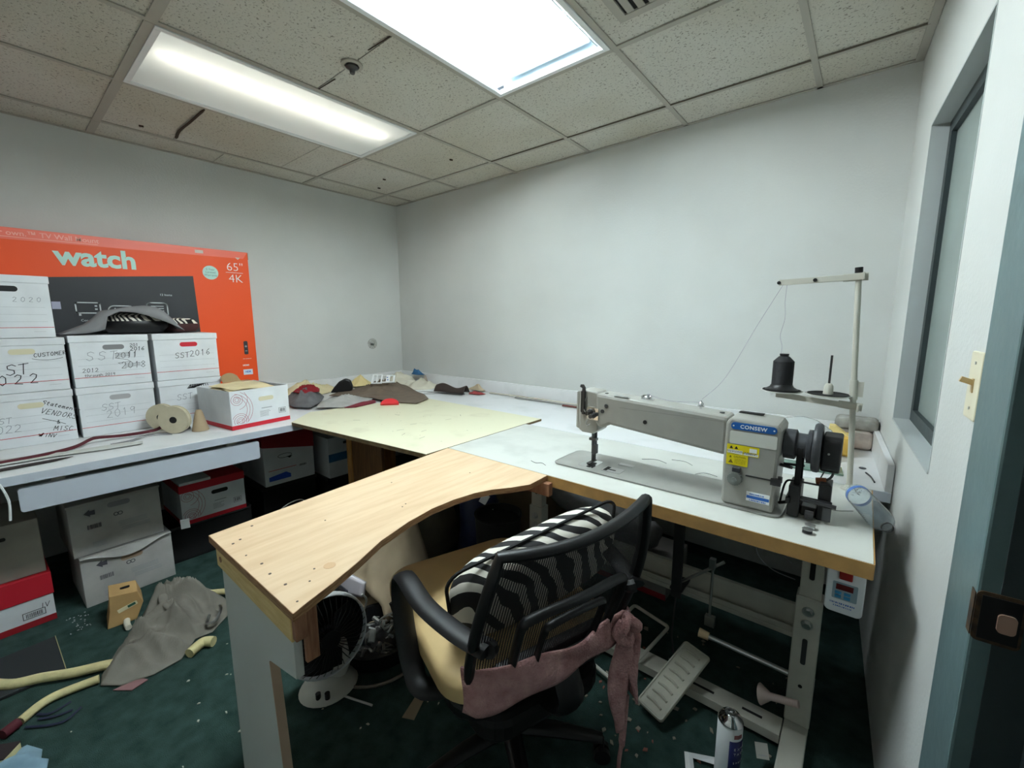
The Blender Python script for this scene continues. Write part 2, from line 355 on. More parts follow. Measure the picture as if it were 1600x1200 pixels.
# fluorescent troffers
def troffer(x0, y1, label, lens, gain=1):
    x1 = x0+T; y0 = y1-2*T; cx, cy = (x0+x1)/2, (y0+y1)/2
    t = thing('ceiling_light', label, 'ceiling light', (cx, cy, H))
    e = .014
    bm = new(); w_ = T/2-e; l_ = T-e
    P = [(-w_, -l_, 0), (w_, -l_, 0), (w_, l_, 0), (-w_, l_, 0)]; k = .06; Q = [(x+(k if x < 0 else -k), y+(.03 if y < 0 else -.03), .09) for x, y, z in P]
    v0 = [bm.verts.new(p) for p in P]; v1 = [bm.verts.new(p) for p in Q]; v2 = [bm.verts.new((p[0], p[1], .1)) for p in P]
    bm.faces.new(v1)
    for i in range(4): bm.faces.new((v0[i], v0[(i+1) % 4], v1[(i+1) % 4], v1[i])); bm.faces.new((v0[i], v0[(i+1) % 4], v2[(i+1) % 4], v2[i]))
    bm.faces.new(v2)
    fin('housing', bm, WHITE_METAL if lens else mat('reflector_enamel', (190, 205, 215), .4), t)
    bm = new()
    for s in (-1, 1):
        box(bm, s*w_-.022*(s > 0), s*w_+.022*(s < 0), -l_, l_, -.006, .001); box(bm, -w_+.023, w_-.023, s*l_-.022*(s > 0), s*l_+.022*(s < 0), -.006, .001)
    fin('frame', bm, WHITE_METAL, t, bev=.001)
    tubes = [(-.105, 1.0), (-.04, 1.0), (.085, .55), (.18, .45)] if not lens else [(.08, .065)]
    for xx, st in tubes:
        zz = .035 if not lens else .040
        m = mat('tube_glow_%d' % int(st*gain*100), (236, 246, 246) if not lens else (255, 248, 232), .4, emit=TUBE*st*gain)
        bm = new(); cyl(bm, (xx, -l_+.05, zz), (xx, l_-.075, zz), .0155, n=14); tb = fin('tube', bm, m, t, smooth=True)
        for s in (-1, 1):
            bm = new(); ye = (l_-.075) if s > 0 else (-l_+.05); cyl(bm, (xx, ye, zz), (xx, ye+s*.012, zz), .0135, n=12); cyl(bm, (xx, ye+s*.012, zz), (xx, ye+s*.02, zz), .004, n=6)
            fin('end_cap', bm, WHITE_METAL, tb, smooth=True)
    if not lens:
        for s in (-1, 1):
            bm = new(); ye = s*(l_-.045)-(.0 if s > 0 else .0); box(bm, -.2, .22, ye-.006, ye+.006, .03, .088); fin('lamp_holder', bm, WHITE_METAL, t, bev=.002)
        bm = new(); box(bm, -.002, .05, -l_+.06, l_-.08, .05, .088); fin('ballast_cover', bm, WHITE_METAL, t, bev=.003)
        bm = new()
        for s in (-1, 1): tube(bm, [(s*(w_-.03), -l_+.05, -.003), (s*(w_-.03), l_-.05, -.003)], .0035, 6)
        fin('hinge_wire', bm, WHITE_METAL, t)
        bm = new(); box(bm, -w_+.012, -w_+.05, l_-.035, l_-.03, .01, .02); fin('latch', bm, DSTEEL, t)
    else:
        m = bpy.data.materials.new('lens'); m.use_nodes = True; N = m.node_tree.nodes; L = m.node_tree.links
        d = N.new('ShaderNodeBsdfDiffuse'); d.inputs[0].default_value = (.85, .87, .88, 1); tr = N.new('ShaderNodeBsdfTranslucent'); tr.inputs[0].default_value = (.93, .95, .95, 1)
        mx = N.new('ShaderNodeMixShader'); mx.inputs[0].default_value = .65; L.new(d.outputs[0], mx.inputs[1]); L.new(tr.outputs[0], mx.inputs[2]); L.new(mx.outputs[0], N['Material Output'].inputs[0])
        bm = new(); v = [bm.verts.new(p) for p in ((-w_+.004, -l_+.004, .002), (w_-.004, -l_+.004, .002), (w_-.004, l_-.004, .002), (-w_+.004, l_-.004, .002))]; bm.faces.new(v)
        fin('lens', bm, m, t)
    return t
troffer(XS[2], YS[2], 'recessed ceiling light with flat frosted diffuser over the box wall', True)
troffer(XS[4], YS[2], 'open recessed ceiling light with bare glowing fluorescent tubes', False)
# ceiling register
t = thing('air_vent', 'square white louvred air vent set in the ceiling tile', 'air vent', (2.96, -1.2, H-.004))
bm = new(); box(bm, -.17, .17, -.17, -.14, -.008, .002); box(bm, -.17, .17, .14, .17, -.008, .002); box(bm, -.17, -.14, -.14, .14, -.008, .002); box(bm, .14, .17, -.14, .14, -.008, .002); fin('frame', bm, GRID, t)
bm = new()
for k in range(7): box(bm, -.13+k*.04, -.105+k*.04, -.14, .14, -.006, -.003, None)
fin('louver', bm, GRID, t)
bm = new(); box(bm, -.14, .14, -.14, .14, -.0015, .002); fin('duct_opening', bm, BLACKM, t)
# sprinkler
t = thing('sprinkler_head', 'small recessed sprinkler head in a ring between two ceiling tiles', 'sprinkler', (1.788, -1.503, H))
bm = new(); lathe(bm, [(.045, .002), (.045, -.004), (.03, -.006), (.03, .002)]); fin('escutcheon', bm, GRID, t, smooth=True)
bm = new(); lathe(bm, [(.026, -.002), (.026, -.012), (.012, -.02), (.01, -.034)]); fin('deflector', bm, DSTEEL, t, smooth=True)

# window in the right wall
RECESS = mat('recess_paint', (176, 182, 182), .6, bump=.08, bs=60)
bm = new()
box(bm, WS0-.004, WS0+.003, -.001, .046, WZ0, WZ1, WM); box(bm, WS1-.003, WS1+.004, -.001, .046, WZ0, WZ1, WM); box(bm, WS0, WS1, -.001, .046, WZ1-.003, WZ1+.004, WM); box(bm, WS0, WS1, -.003, .046, WZ0-.004, WZ0+.003, WM)
win = struct(fin('window_1', bm, RECESS))
bm = new()
box(bm, WS0+.003, WS0+.045, .046, .14, WZ0+.003, WZ1-.003, WM); box(bm, WS1-.045, WS1-.003, .046, .14, WZ0+.003, WZ1-.003, WM)
box(bm, WS0+.045, WS1-.045, .046, .14, WZ1-.045, WZ1-.003, WM); box(bm, WS0+.045, WS1-.045, .046, .14, WZ0+.003, WZ0+.045, WM)
fin('window_frame', bm, DTEAL, win)
bm = new(); box(bm, WS0+.045, WS1-.045, .060, .066, WZ0+.045, WZ1-.045, WM); fin('glass_pane', bm, mat('grey_green_pane', (150, 162, 158), .25, var=.06, vs=3), win)  # opaque pane in a dull grey-green
# door frame
bm = new()
box(bm, 1.545, DS0, -.012, .165, 0, 2.16, WM); box(bm, DS0, DS1+.05, -.012, .165, 2.05, 2.16, WM); box(bm, DS1, DS1+.1, -.012, .165, 0, 2.05, WM)
door = struct(fin('door_1', bm, TEAL, bev=.004))
bm = new(); box(bm, DS0, DS0+.018, .062, .16, 0, 2.05, WM); box(bm, DS0, DS0+.0015, .012, .062, 0, 2.05, WM); fin('door_stop', bm, DTEAL, door, bev=.003)
RUST = mat('rusty_edge', (92, 70, 48), .8, c2=(48, 38, 30), vs=60)
bm = new(); prism(bm, [(p[0]+.014, p[1]+.917) for p in rrect(.052, .082, .008)], DS0+.0018, DS0+.0035, WM @ Matrix(((0, 0, 1, 0), (1, 0, 0, 0), (0, 1, 0, 0), (0, 0, 0, 1)))); box(bm, DS0-.016, DS0+.0018, -.0135, -.0125, .882, .952, WM); sp = fin('strike_plate', bm, RUST, door)
bm = new(); box(bm, DS0+.0036, DS0+.005, -.006, .036, .882, .952, WM); fin('strike_hole', bm, BLACKM, sp)
bm = new(); prism(bm, [(p[0]+.022, p[1]+.915) for p in rrect(.02, .03, .006)], DS0+.0052, DS0+.0085, WM @ Matrix(((0, 0, 1, 0), (1, 0, 0, 0), (0, 1, 0, 0), (0, 0, 0, 1)))); fin('wood_plug', bm, mat('pinkish_wood', (176, 140, 122), .8), sp)
# light switch
t = thing('light_switch', 'ivory toggle light switch on the white wall beside the door frame', 'light switch', WM @ Vector((1.475, 0, 1.245)), TH)
IV = mat('ivory_plastic', (222, 214, 188), .4)
bm = new(); prism(bm, rrect(.075, .125, .006), 0, .006, Matrix.Rotation(PI/2, 4, 'X')); fin('cover_plate', bm, IV, t, bev=.002)
bm = new(); box(bm, -.006, .006, -.0075, -.006, -.013, .013); box(bm, -.004, .004, -.026, -.006, -.002, .008, Matrix.Rotation(-.35, 4, 'X')); fin('toggle', bm, mat('toggle_tan', (206, 178, 128), .4), t)
bm = new()
bm.free()
for s in (-1, 1): bm = new(); cyl(bm, (0, -.0075, s*.042), (0, -.0055, s*.042), .003, n=10); fin('screw', bm, STEEL, t)
# bored hole in the left wall with a ring of scuffed paint
bm = new(); lathe(bm, [(.02, 0), (.045, .0015), (.05, 0)], M=MT(.0, -.33, 1.15, 0, 0, PI/2)); struct(fin('trim_1', bm, mat('patch_plaster', (196, 198, 194), .9, c2=(150, 150, 144), vs=60)))
# surface raceway strip low on the back wall
# ================================================================ worktops
CT = .77
ct = thing('countertop', 'long white L-shaped countertop along the left and back walls', 'countertop', (.5, -.4, CT-.04))
bm = new(); prism(bm, [(.004, -.004), (3.66, -.004), (3.701, -.692), (1.06, -.692), (1.06, -3.3), (.004, -3.3)], CT-.038, CT); fin('worktop', bm, LAM, ct, world=True, bev=.002)
bm = new(); box(bm, 1.061, 1.063, -3.3, -.69, CT-.037, CT-.001); box(bm, 1.061, 3.699, -.695, -.693, CT-.037, CT-.001); fin('edge_band', bm, LAMEDGE, ct, world=True)
bm = new(); box(bm, .002, 3.66, -.024, -.004, CT+.001, CT+.098); box(bm, .004, .024, -1.38, -.026, CT+.001, CT+.098); fin('backsplash', bm, LAM, ct, world=True, bev=.002)
bm = new(); box(bm, .03, .69, -.022, -.002, CT+.001, CT+.098, WM); fin('side_splash', bm, LAM, ct, world=True, bev=.002)
bm = new(); M = MT(1.035, -2.175, .66, 0); prism(bm, [(p[0], p[1]) for p in rrect(.88, .10, .012)], -.009, .009, M @ Matrix(((0, 0, 1, 0), (1, 0, 0, 0), (0, 1, 0, 0), (0, 0, 0, 1)))); fin('apron', bm, LAMEDGE, ct, world=True, bev=.002)
bm = new()
for y in (-1.86, -2.5): box(bm, .99, 1.02, y-.02, y+.02, .7, CT-.039)
fin('bracket', bm, BEIGEM, ct, world=True)
bm = new()
for y in (-.9, -3.0): box(bm, .03, .07, y-.02, y+.02, 0, CT-.039)
box(bm, .03, 1.0, -.05, -.03, CT-.09, CT-.039)
fin('support_cleat', bm, PINE, ct, world=True)
# cream laminated board bridging the counter and the machine table
bm = new(); prism(bm, [(.86, -1.36), (1.056, -1.56), (2.134, -1.455), (2.134, -.585), (1.0, -.57)], CT+.002, CT+.014)
cb = fin('laminated_board', bm, [CREAM]); tag(cb, 'large pale cream laminated board bridging the white counter and the machine table', 'board')
bm = new(); P = [(1.063, -1.56), (2.134, -1.455), (2.134, -.585)]
for p, q in zip(P[:-1], P[1:]):
    d = (Vector(q)-Vector(p)).normalized(); n = Vector((d.y, -d.x))*.0015
    prism(bm, [p, q, (q[0]+n.x, q[1]+n.y), (p[0]+n.x, p[1]+n.y)], CT-.006 if p[0] < 1.1 else CT+.0015, CT+.0135)
fin('raw_edge', bm, BROWNEDGE, cb)
bm = new()
for k in range(26):
    x = random.uniform(1.25, 2.05); y = random.uniform(-1.35, -.75); a = random.uniform(0, 3); l = random.choice((.002, .003, .02))
    box(bm, -l, l, -.001, .001, CT+.0142, CT+.0146, MT(x, y, 0, a))
fin('scuff', bm, mat('scuff_grey', (140, 136, 116), .8), cb)
# wooden pedestal under the cream board
t = thing('wooden_pedestal', 'orange wooden upright with brown side panel under the cream board', 'pedestal', (1.14, -1.12, 0))
bm = new(); box(bm, -.035, .02, -.14, -.10, 0, CT-.008); fin('post', bm, ORWOOD, t, bev=.003)
bm = new(); box(bm, .021, .34, -.135, -.115, 0, CT-.008); fin('side_panel', bm, DKWOOD, t, bev=.002)
bm = new(); box(bm, -.03, .0, -.099, .2, .02, CT-.008); fin('back_panel', bm, ORWOOD, t, bev=.002)

# industrial machine table
TZ = .785
t = thing('sewing_table', 'grey-topped industrial sewing table with tan edge and beige steel legs', 'table', (2.9, -1.02, 0))
mt = t
bm = new(); prism(bm, [(2.141, -1.33), (3.645, -1.33), (3.645, -.745), (2.141, -.745)], TZ-.043, TZ); top = fin('tabletop', bm, GREYTOP, t, world=True, bev=.0015)
bm = new(); box(bm, 2.142, 3.646, -1.333, -1.3305, TZ-.042, TZ-.0015); box(bm, 3.6455, 3.648, -1.33, -.746, TZ-.042, TZ-.0015); fin('edge_band', bm, TANEDGE, t, world=True)
def leg(x0, x1):
    yy = -1.05; bm = new()
    box(bm, x0+.006, x1-.006, yy-.02, yy+.02, .40, TZ-.062); 
    o = fin('leg', bm, BEIGEM, t, world=True, bev=.002)
    bm = new(); box(bm, x0, x1, yy-.028, yy+.028, .05, .50); s = fin('leg_sleeve', bm, BEIGEM, o, bev=.003);
    s.matrix_basis = Matrix.Translation(-Vector(t.location))
    for z0, z1, m_ in ((.56, .63, BLACKM), (.27, .36, DSTEEL)):
        bm = new(); xm = (x0+x1)/2; prism(bm, rrect(.014, z1-z0, .006), 0, .002, MT(xm, yy-.0285 if z1 < .5 else yy-.0205, (z0+z1)/2, 0, PI/2)); q = fin('slot', bm, m_, o); q.matrix_basis = Matrix.Translation(-Vector(t.location))
    for z in (.455, .41):
        bm = new(); cyl(bm, (xm, yy-.0285, z), (xm, yy-.040, z), .011, n=6); cyl(bm, (xm, yy-.0285, z), (xm, yy-.031, z), .016, n=16); q = fin('bolt', bm, STEEL, o); q.matrix_basis = Matrix.Translation(-Vector(t.location))
    for z in (.19, .12):
        bm = new(); cyl(bm, (xm, yy-.0285, z), (xm, yy-.0295, z), .006, n=12); q = fin('hole', bm, BLACKM, o); q.matrix_basis = Matrix.Translation(-Vector(t.location))
    bm = new(); box(bm, x0+.002, x1-.002, yy-.24, yy+.24, .012, .049); ft = fin('foot', bm, BEIGEM, t, world=True, bev=.004)
    bm = new(); box(bm, x0-.01, x1+.01, -1.27, -.80, TZ-.061, TZ-.0435); fin('top_bracket', bm, BEIGEM, t, world=True, bev=.002)
leg(3.485, 3.555); leg(2.42, 2.49)
bm = new(); box(bm, 2.43, 3.55, -.86, -.84, .235, .335); box(bm, 2.43, 3.55, -.885, -.86, .22, .24); box(bm, 2.43, 3.55, -.885, -.88, .241, .262); fin('rear_crossbar', bm, BEIGEM, t, world=True, bev=.002)
bm = new(); box(bm, 2.491, 3.484, -1.16, -1.085, .018, .05); box(bm, 2.491, 3.484, -1.085, -1.082, .0, .05); cb_ = fin('lower_crossbar', bm, BEIGEM, t, world=True, bev=.003)
bm = new()
for xa, xb in ((3.2, 3.28), (3.37, 3.43), (2.7, 2.85)): box(bm, xa, xb, -1.13, -1.12, .0505, .0515)
fin('slot', bm, BLACKM, t, world=True)
bm = new(); tube(bm, smooth_pts([(3.3, -1.26, TZ-.07), (3.3, -1.25, TZ-.062), (3.4, -1.24, TZ-.058), (3.56, -1.24, TZ-.058)], 4), .008, 8); box(bm, 3.29, 3.56, -1.27, -1.18, TZ-.066, TZ-.05); fin('drawer_tray', bm, WHITE_METAL, t, world=True, bev=.004)
bm = new(); box(bm, 3.07, 3.11, -1.0, -.99, .27, TZ-.045); box(bm, 3.065, 3.115, -1.0, -.9, .30, .31); fin('motor_hanger', bm, DSTEEL, t, world=True, bev=.002)
bm = new(); cyl(bm, (3.09, -.97, .32), (3.25, -.97, .47), .006, n=8); cyl(bm, (3.215, -.98, .46), (3.215, -.98, .22), .005, n=8); box(bm, 3.2, 3.235, -.99, -.97, .2, .24); box(bm, 3.205, 3.225, -1.0, -.98, .44, .48); fin('linkage_rod', bm, STEEL, t, world=True)
bm = new(); tube(bm, [(3.09, -.99, .30), (3.09, -1.02, .12), (3.14, -1.12, .07)], .0035, 6); fin('treadle_chain', bm, DSTEEL, t, world=True)
bm = new(); tube(bm, smooth_pts([(3.38, -1.0, .7), (3.36, -1.05, .6), (3.4, -1.0, .52), (3.47, -.95, .48)], 6), .0018, 5); tube(bm, smooth_pts([(3.42, -1.0, .7), (3.41, -1.02, .62), (3.46, -1.0, .56)], 6), .0015, 5); fin('wire', bm, LINE, t, world=True)
# scuffs and stray threads on the table top
bm = new()
for p in ([(2.55, -1.24), (2.58, -1.25), (2.6, -1.235), (2.63, -1.25)], [(3.0, -.86), (3.05, -.85), (3.09, -.88)], [(3.12, -1.0), (3.15, -.94), (3.2, -.95)], [(3.53, -.98), (3.55, -1.03), (3.6, -1.0)], [(2.9, -.93), (2.95, -.9), (3.0, -.92)]):
    tube(bm, smooth_pts([(x, y, TZ+.0015) for x, y in p], 5), .0009, 5)
tag(fin('loose_thread', bm, DGREY), 'thin dark loose threads scattered over the grey tabletop', 'thread', kind='stuff')

# plywood extension leaf
EX = [(2.141, -1.336), (2.238, -2.296), (2.741, -2.292), (2.727, -2.255), (2.706, -2.192), (2.672, -2.107), (2.629, -2.015), (2.597, -1.9), (2.582, -1.8), (2.585, -1.71), (2.60, -1.63), (2.625, -1.57), (2.665, -1.515), (2.70, -1.45), (2.697, -1.336)]
t = thing('extension_table', 'pale plywood extension table with a curved cut-out edge and grey end panel', 'table', (2.4, -2.2, 0))
bm = new(); prism(bm, EX, TZ-.02, TZ+.0); fin('tabletop', bm, PLY, t, world=True)
bm = new(); n = len(EX)
for i in range(n):
    p, q = Vector(EX[i]), Vector(EX[(i+1) % n]); d = (q-p).normalized(); nn = Vector((d.y, -d.x))*.0012
    if i == n-1: continue
    for zz, m_ in ((0, 0),):
        prism(bm, [p, q, q+nn, p+nn], TZ-.0195, TZ-.0005)
fin('ply_edge', bm, PLYEDGE, t, world=True)
bm = new(); box(bm, 2.255, 2.712, -2.288, -2.262, TZ-.085, TZ-.0205); fin('end_rail', bm, PINE, t, world=True, bev=.002)
bm = new(); box(bm, 2.7145, 2.732, -2.287, -2.262, TZ-.075, TZ-.0205); box(bm, 2.7015, 2.7135, -2.261, -2.232, TZ-.15, TZ-.0205); fin('corner_block', bm, REDWOOD, t, world=True, bev=.002)
bm = new(); box(bm, 2.60, 2.725, -1.365, -1.34, TZ-.07, TZ-.0205); fin('rear_cleat', bm, REDWOOD, t, world=True, bev=.002)
bm = new(); Ry = Matrix(((1, 0, 0, 0), (0, 0, 1, 0), (0, 1, 0, 0), (0, 0, 0, 1)))
prism(bm, [(2.262, 0), (2.66, 0), (2.60, .02), (2.57, .30), (2.552, .545), (2.70, .60), (2.70, TZ-.0855), (2.262, TZ-.0855)][:1]+[(2.60, 0), (2.552, .565), (2.698, .60), (2.698, TZ-.0855), (2.262, TZ-.0855)], -2.280, -2.262, Ry); fin('end_panel', bm, PANELW, t, world=True, bev=.001)
bm = new(); P = [(2.602, 0), (2.554, .563)]; prism(bm, [(2.6015, 0), (2.6045, 0), (2.5565, .563), (2.5535, .565)], -2.282, -2.261, Ry); fin('panel_edge', bm, mat('raw_chipboard', (186, 160, 138), .8), t, world=True)
bm = new()
for p in ((2.27, -2.2), (2.34, -2.27), (2.5, -2.26), (2.63, -2.26), (2.71, -2.27), (2.62, -2.19), (2.66, -2.22), (2.4, -2.05), (2.5, -1.85), (2.49, -1.83), (2.3, -1.75), (2.45, -1.5), (2.33, -2.25), (2.43, -2.27), (2.56, -2.265)):
    cyl(bm, (p[0], p[1], TZ+.0001), (p[0], p[1], TZ+.0007), random.choice((.0025, .0035)), n=10)
fin('screw_head', bm, mat('screw_grey', (86, 74, 66), .6), t, world=True)
bm = new(); cyl(bm, (2.635, -2.16, TZ+.0001), (2.635, -2.16, TZ+.0006), .014, n=14); fin('wood_knot', bm, mat('knot_filler', (206, 168, 130), .6), t, world=True)
bm = new(); cyl(bm, (2.29, -2.2885, TZ-.055), (2.29, -2.290, TZ-.055), .008, n=12); fin('rail_hole', bm, REDWOOD, t, world=True)

# ================================================================ sewing machine
t = thing('sewing_machine', 'long-arm grey industrial sewing machine standing on the grey tabletop', 'sewing machine', (3.05, -1.11, TZ))
L0 = t.location
bm = new(); prism(bm, [(p[0]+3.035, p[1]-1.10) for p in rrect(.80, .215, .03, 6)], TZ+.0005, TZ+.006); fin('bed_plate', bm, mat('bed_grey', (168, 168, 162), .3, .3, var=.08, vs=12), t, world=True, bev=.001)
bm = new(); tube(bm, [(x+3.035, y-1.10, TZ+.005) for x, y in rrect(.80, .215, .03, 6)], .002, 6, closed=True); fin('bed_rim', bm, STEEL, t, world=True)
# column, arm and head in one casting
bm = new()
prism(bm, [(3.275, TZ+.006), (3.412, TZ+.006), (3.418, 1.045), (3.408, 1.062), (3.28, 1.068), (3.27, 1.05), (3.268, .93), (3.27, .80)], -1.195, -1.045, Ry)
fin('column', bm, MACH, t, world=True, bev=.008)
bm = new()
prism(bm, [(2.80, .975), (2.812, .955), (2.835, .958), (2.86, .972), (3.269, .935), (3.269, 1.062), (2.80, 1.088)], -1.165, -1.065, Ry)
fin('arm', bm, MACH, t, world=True, bev=.012)
bm = new()
prism(bm, [(2.725, .935), (2.742, .925), (2.79, .925), (2.81, .94), (2.812, 1.078), (2.8, 1.092), (2.735, 1.096), (2.725, 1.085)], -1.160, -1.075, Ry)
fin('head', bm, MACH, t, world=True, bev=.006)
bm = new(); prism(bm, [(2.71, .94), (2.7245, .935), (2.7245, 1.088), (2.712, 1.085)], -1.155, -1.08, Ry); fin('face_plate', bm, MACH, t, world=True, bev=.004)
bm = new(); box(bm, 2.9, 3.26, -1.1656, -1.1652, 1.0445, 1.046); fin('arm_crease', bm, mat('crease_grey', (130, 130, 124), .5), t, world=True)
for q in ((2.847, 1.044), (2.832, 1.022)):
    bm = new(); cyl(bm, (q[0], -1.1655, q[1]), (q[0], -1.1675, q[1]), .0075, n=16); fin('plug', bm, DGREY, t, world=True, smooth=True)
bm = new(); cyl(bm, (3.0, -1.1655, 1.005), (3.0, -1.1668, 1.005), .0075, n=16); fin('arm_hole', bm, BLACKM, t, world=True)
bm = new(); box(bm, 2.875, 2.93, -1.16, -1.14, 1.083, 1.0865); fin('top_cover', bm, CHROME, t, world=True)
bm = new(); cyl(bm, (2.83, -1.13, 1.085), (2.83, -1.13, 1.0885), .007, n=12); cyl(bm, (3.24, -1.12, 1.065), (3.24, -1.12, 1.067), .008, n=12); fin('oil_cap', bm, DGREY, t, world=True)
# thread guides on top
bm = new(); box(bm, 2.965, 3.01, -1.13, -1.11, 1.078, 1.082); box(bm, 2.968, 2.974, -1.128, -1.112, 1.082, 1.094); box(bm, 2.998, 3.004, -1.128, -1.112, 1.082, 1.094)
cyl(bm, (2.972, -1.12, 1.092), (3.0, -1.12, 1.092), .004, n=8); cyl(bm, (2.99, -1.12, 1.08), (2.99, -1.12, 1.1), .006, n=10); fin('thread_guide', bm, CHROME, t, world=True)
bm = new(); lathe(bm, [(.004, 0), (.004, .008), (.011, .009), (.011, .012), (.006, .013), (.009, .018), (.006, .024), (.003, .026), (.003, .03)], 14, MT(3.17, -1.11, 1.066)); fin('thread_guide', bm, CHROME, t, world=True, smooth=True)
bm = new(); box(bm, 3.285, 3.355, -1.10, -1.075, 1.068, 1.0705); fin('name_strip', bm, BLACKM, t, world=True)
# take-up lever, tension discs, needle bar, presser foot
bm = new(); prism(bm, [(2.745, 1.0), (2.755, 1.0), (2.757, 1.105), (2.748, 1.118), (2.738, 1.118), (2.735, 1.108), (2.745, 1.104)], -1.172, -1.162, Ry); fin('take_up_lever', bm, DSTEEL, t, world=True, bev=.001)
bm = new(); prism(bm, [(2.737, 1.01), (2.744, 1.0), (2.7435, 1.09), (2.738, 1.09)], -1.166, -1.1605, Ry); fin('lever_slot', bm, BLACKM, t, world=True)
bm = new(); prism(bm, rrect(.05, .052, .01), 0, .006, MT(2.79, -1.160, 1.008, 0, PI/2)); fin('tension_plate', bm, STEEL, t, world=True, bev=.001)
bm = new()
for x, z, l, rr in ((2.782, 1.012, .032, .011), (2.797, 1.002, .026, .010)):
    cyl(bm, (x, -1.166, z), (x, -1.166-l, z), .0035, n=8); lathe(bm, [(rr, 0), (rr+.002, .002), (rr, .004), (.005, .005), (rr, .008), (rr, .010), (.006, .012), (.006, .022), (.008, .023), (.008, .03)], 16, MT(x, -1.167, z, 0, PI/2))
fin('tension_disc', bm, DSTEEL, t, world=True, smooth=True)
bm = new(); tube(bm, smooth_pts([(2.775, -1.168, .985), (2.768, -1.175, .97), (2.775, -1.178, .96), (2.785, -1.172, .968)], 5), .002, 6); tube(bm, smooth_pts([(2.76, -1.163, 1.07), (2.752, -1.168, 1.04), (2.756, -1.17, 1.015), (2.77, -1.168, 1.0)], 5), .0022, 6); box(bm, 2.80, 2.816, -1.17, -1.162, .985, 1.03); fin('check_spring', bm, CHROME, t, world=True)
bm = new(); cyl(bm, (2.768, -1.115, .924), (2.768, -1.115, .865), .006, n=12); cyl(bm, (2.768, -1.115, .866), (2.768, -1.115, .815), .0025, n=8); box(bm, 2.755, 2.785, -1.125, -1.105, .887, .897); fin('needle_bar', bm, DSTEEL, t, world=True)
bm = new(); cyl(bm, (2.772, -1.10, .924), (2.772, -1.10, .83), .006, n=12); box(bm, 2.763, 2.781, -1.118, -1.095, .83, .868); box(bm, 2.762, 2.778, -1.155, -1.095, .797, .801); box(bm, 2.765, 2.775, -1.12, -1.10, .80, .83); fin('presser_foot', bm, DSTEEL, t, world=True, bev=.001)
bm = new(); box(bm, 2.735, 2.80, -1.175, -1.08, TZ+.0062, TZ+.0072); fin('needle_plate', bm, CHROME, t, world=True)
bm = new(); box(bm, 2.835, 2.91, -1.17, -1.115, TZ+.0062, TZ+.0072); fin('slide_plate', bm, STEEL, t, world=True)
bm = new(); box(bm, 2.86, 2.92, -1.07, -1.045, TZ+.0062, TZ+.0075); fin('slide_plate', bm, STEEL, t, world=True)
bm = new(); box(bm, 2.84, 2.855, -1.165, -1.12, TZ+.0073, TZ+.0078); box(bm, 2.855, 2.885, -1.15, -1.142, TZ+.0073, TZ+.0078); box(bm, 2.761, 2.773, -1.15, -1.12, TZ+.0073, TZ+.0076); fin('bobbin_gap', bm, BLACKM, t, world=True)
# badges on the column front (y = -1.195)
yf = -1.1955
def onf(x, z): return MT(x, yf, z, 0, PI/2)
BLUE = mat('blue_badge', (20, 92, 168), .35)
bm = new(); prism(bm, rrect(.122, .022, .010), 0, .0015, onf(3.346, 1.045)); bd = fin('badge', bm, BLUE, t, world=True, bev=.0004)
bm = new(); text(bm, 'CONSEW', .0155, MT(3.346, yf-.0016, 1.0395) @ FR, align='CENTER', bold=.0004, sp=1.12)
for x in (3.292, 3.40): cyl(bm, (x, yf-.0016, 1.045), (x, yf-.0024, 1.045), .0025, n=8)
q = fin('lettering', bm, WHITEP, bd); q.data.transform(Matrix.Translation(-Vector(t.location)))
bm = new(); prism(bm, rrect(.126, .04, .005), 0, .0012, onf(3.3465, 1.0085)); fin('label_panel', bm, mat('pale_label', (206, 208, 200), .4), t, world=True, bev=.0004)
YEL = mat('yellow_sticker', (232, 214, 20), .5)
bm = new(); prism(bm, rrect(.088, .030, .001), 0, .0008, onf(3.322, .971)); s1 = fin('warning_sticker', bm, YEL, t, world=True)
bm = new(); prism(bm, rrect(.060, .034, .001), 0, .0008, onf(3.308, .938)); s2 = fin('warning_sticker', bm, YEL, t, world=True)
def sub(parent, name, bm, m): q = fin(name, bm, m, parent); q.data.transform(Matrix.Translation(-Vector(t.location))); return q
bm = new(); box(bm, 3.28, 3.322, yf-.0013, yf-.0008, .958, .969); box(bm, 3.325, 3.364, yf-.0013, yf-.0008, .958, .965); box(bm, 3.34, 3.36, yf-.0013, yf-.0008, .968, .981); sub(s1, 'print_block', bm, WHITEP)
bm = new()
for x in (3.29, 3.304): prism(bm, [(x-.005, .973), (x+.005, .973), (x, .982)], yf-.0013, yf-.0008, Ry)
for z in (.962, .9655): barcode(bm, 3.281, z, .08, .0018, yf-.0013)
sub(s1, 'warning_print', bm, INK)
bm = new(); text(bm, 'CAUTION', .0075, MT(3.298, yf-.0009, .9455) @ FR, ext=.0003); prism(bm, [(3.284, .927), (3.298, .927), (3.291, .9385)], yf-.0013, yf-.0008, Ry); prism(bm, [(3.286, .944), (3.293, .944), (3.2895, .951)], yf-.0013, yf-.0008, Ry)
for z in (.928, .932, .936, .940): barcode(bm, 3.302, z, .03, .0012, yf-.0008)
sub(s2, 'warning_print', bm, mat('sticker_ink', (120, 104, 20), .6))
bm = new(); cyl(bm, (3.308, yf, .882), (3.308, yf-.02, .882), .0195, n=28); cyl(bm, (3.308, yf-.02, .882), (3.308, yf-.026, .882), .007, n=14)
for k in range(18):
    a = 2*PI*k/18; cyl(bm, (3.308+.0195*math.cos(a), yf-.002, .882+.0195*math.sin(a)), (3.308+.0195*math.cos(a), yf-.018, .882+.0195*math.sin(a)), .0018, n=5)
fin('stitch_dial', bm, mat('dial_grey', (112, 116, 112), .4), t, world=True)
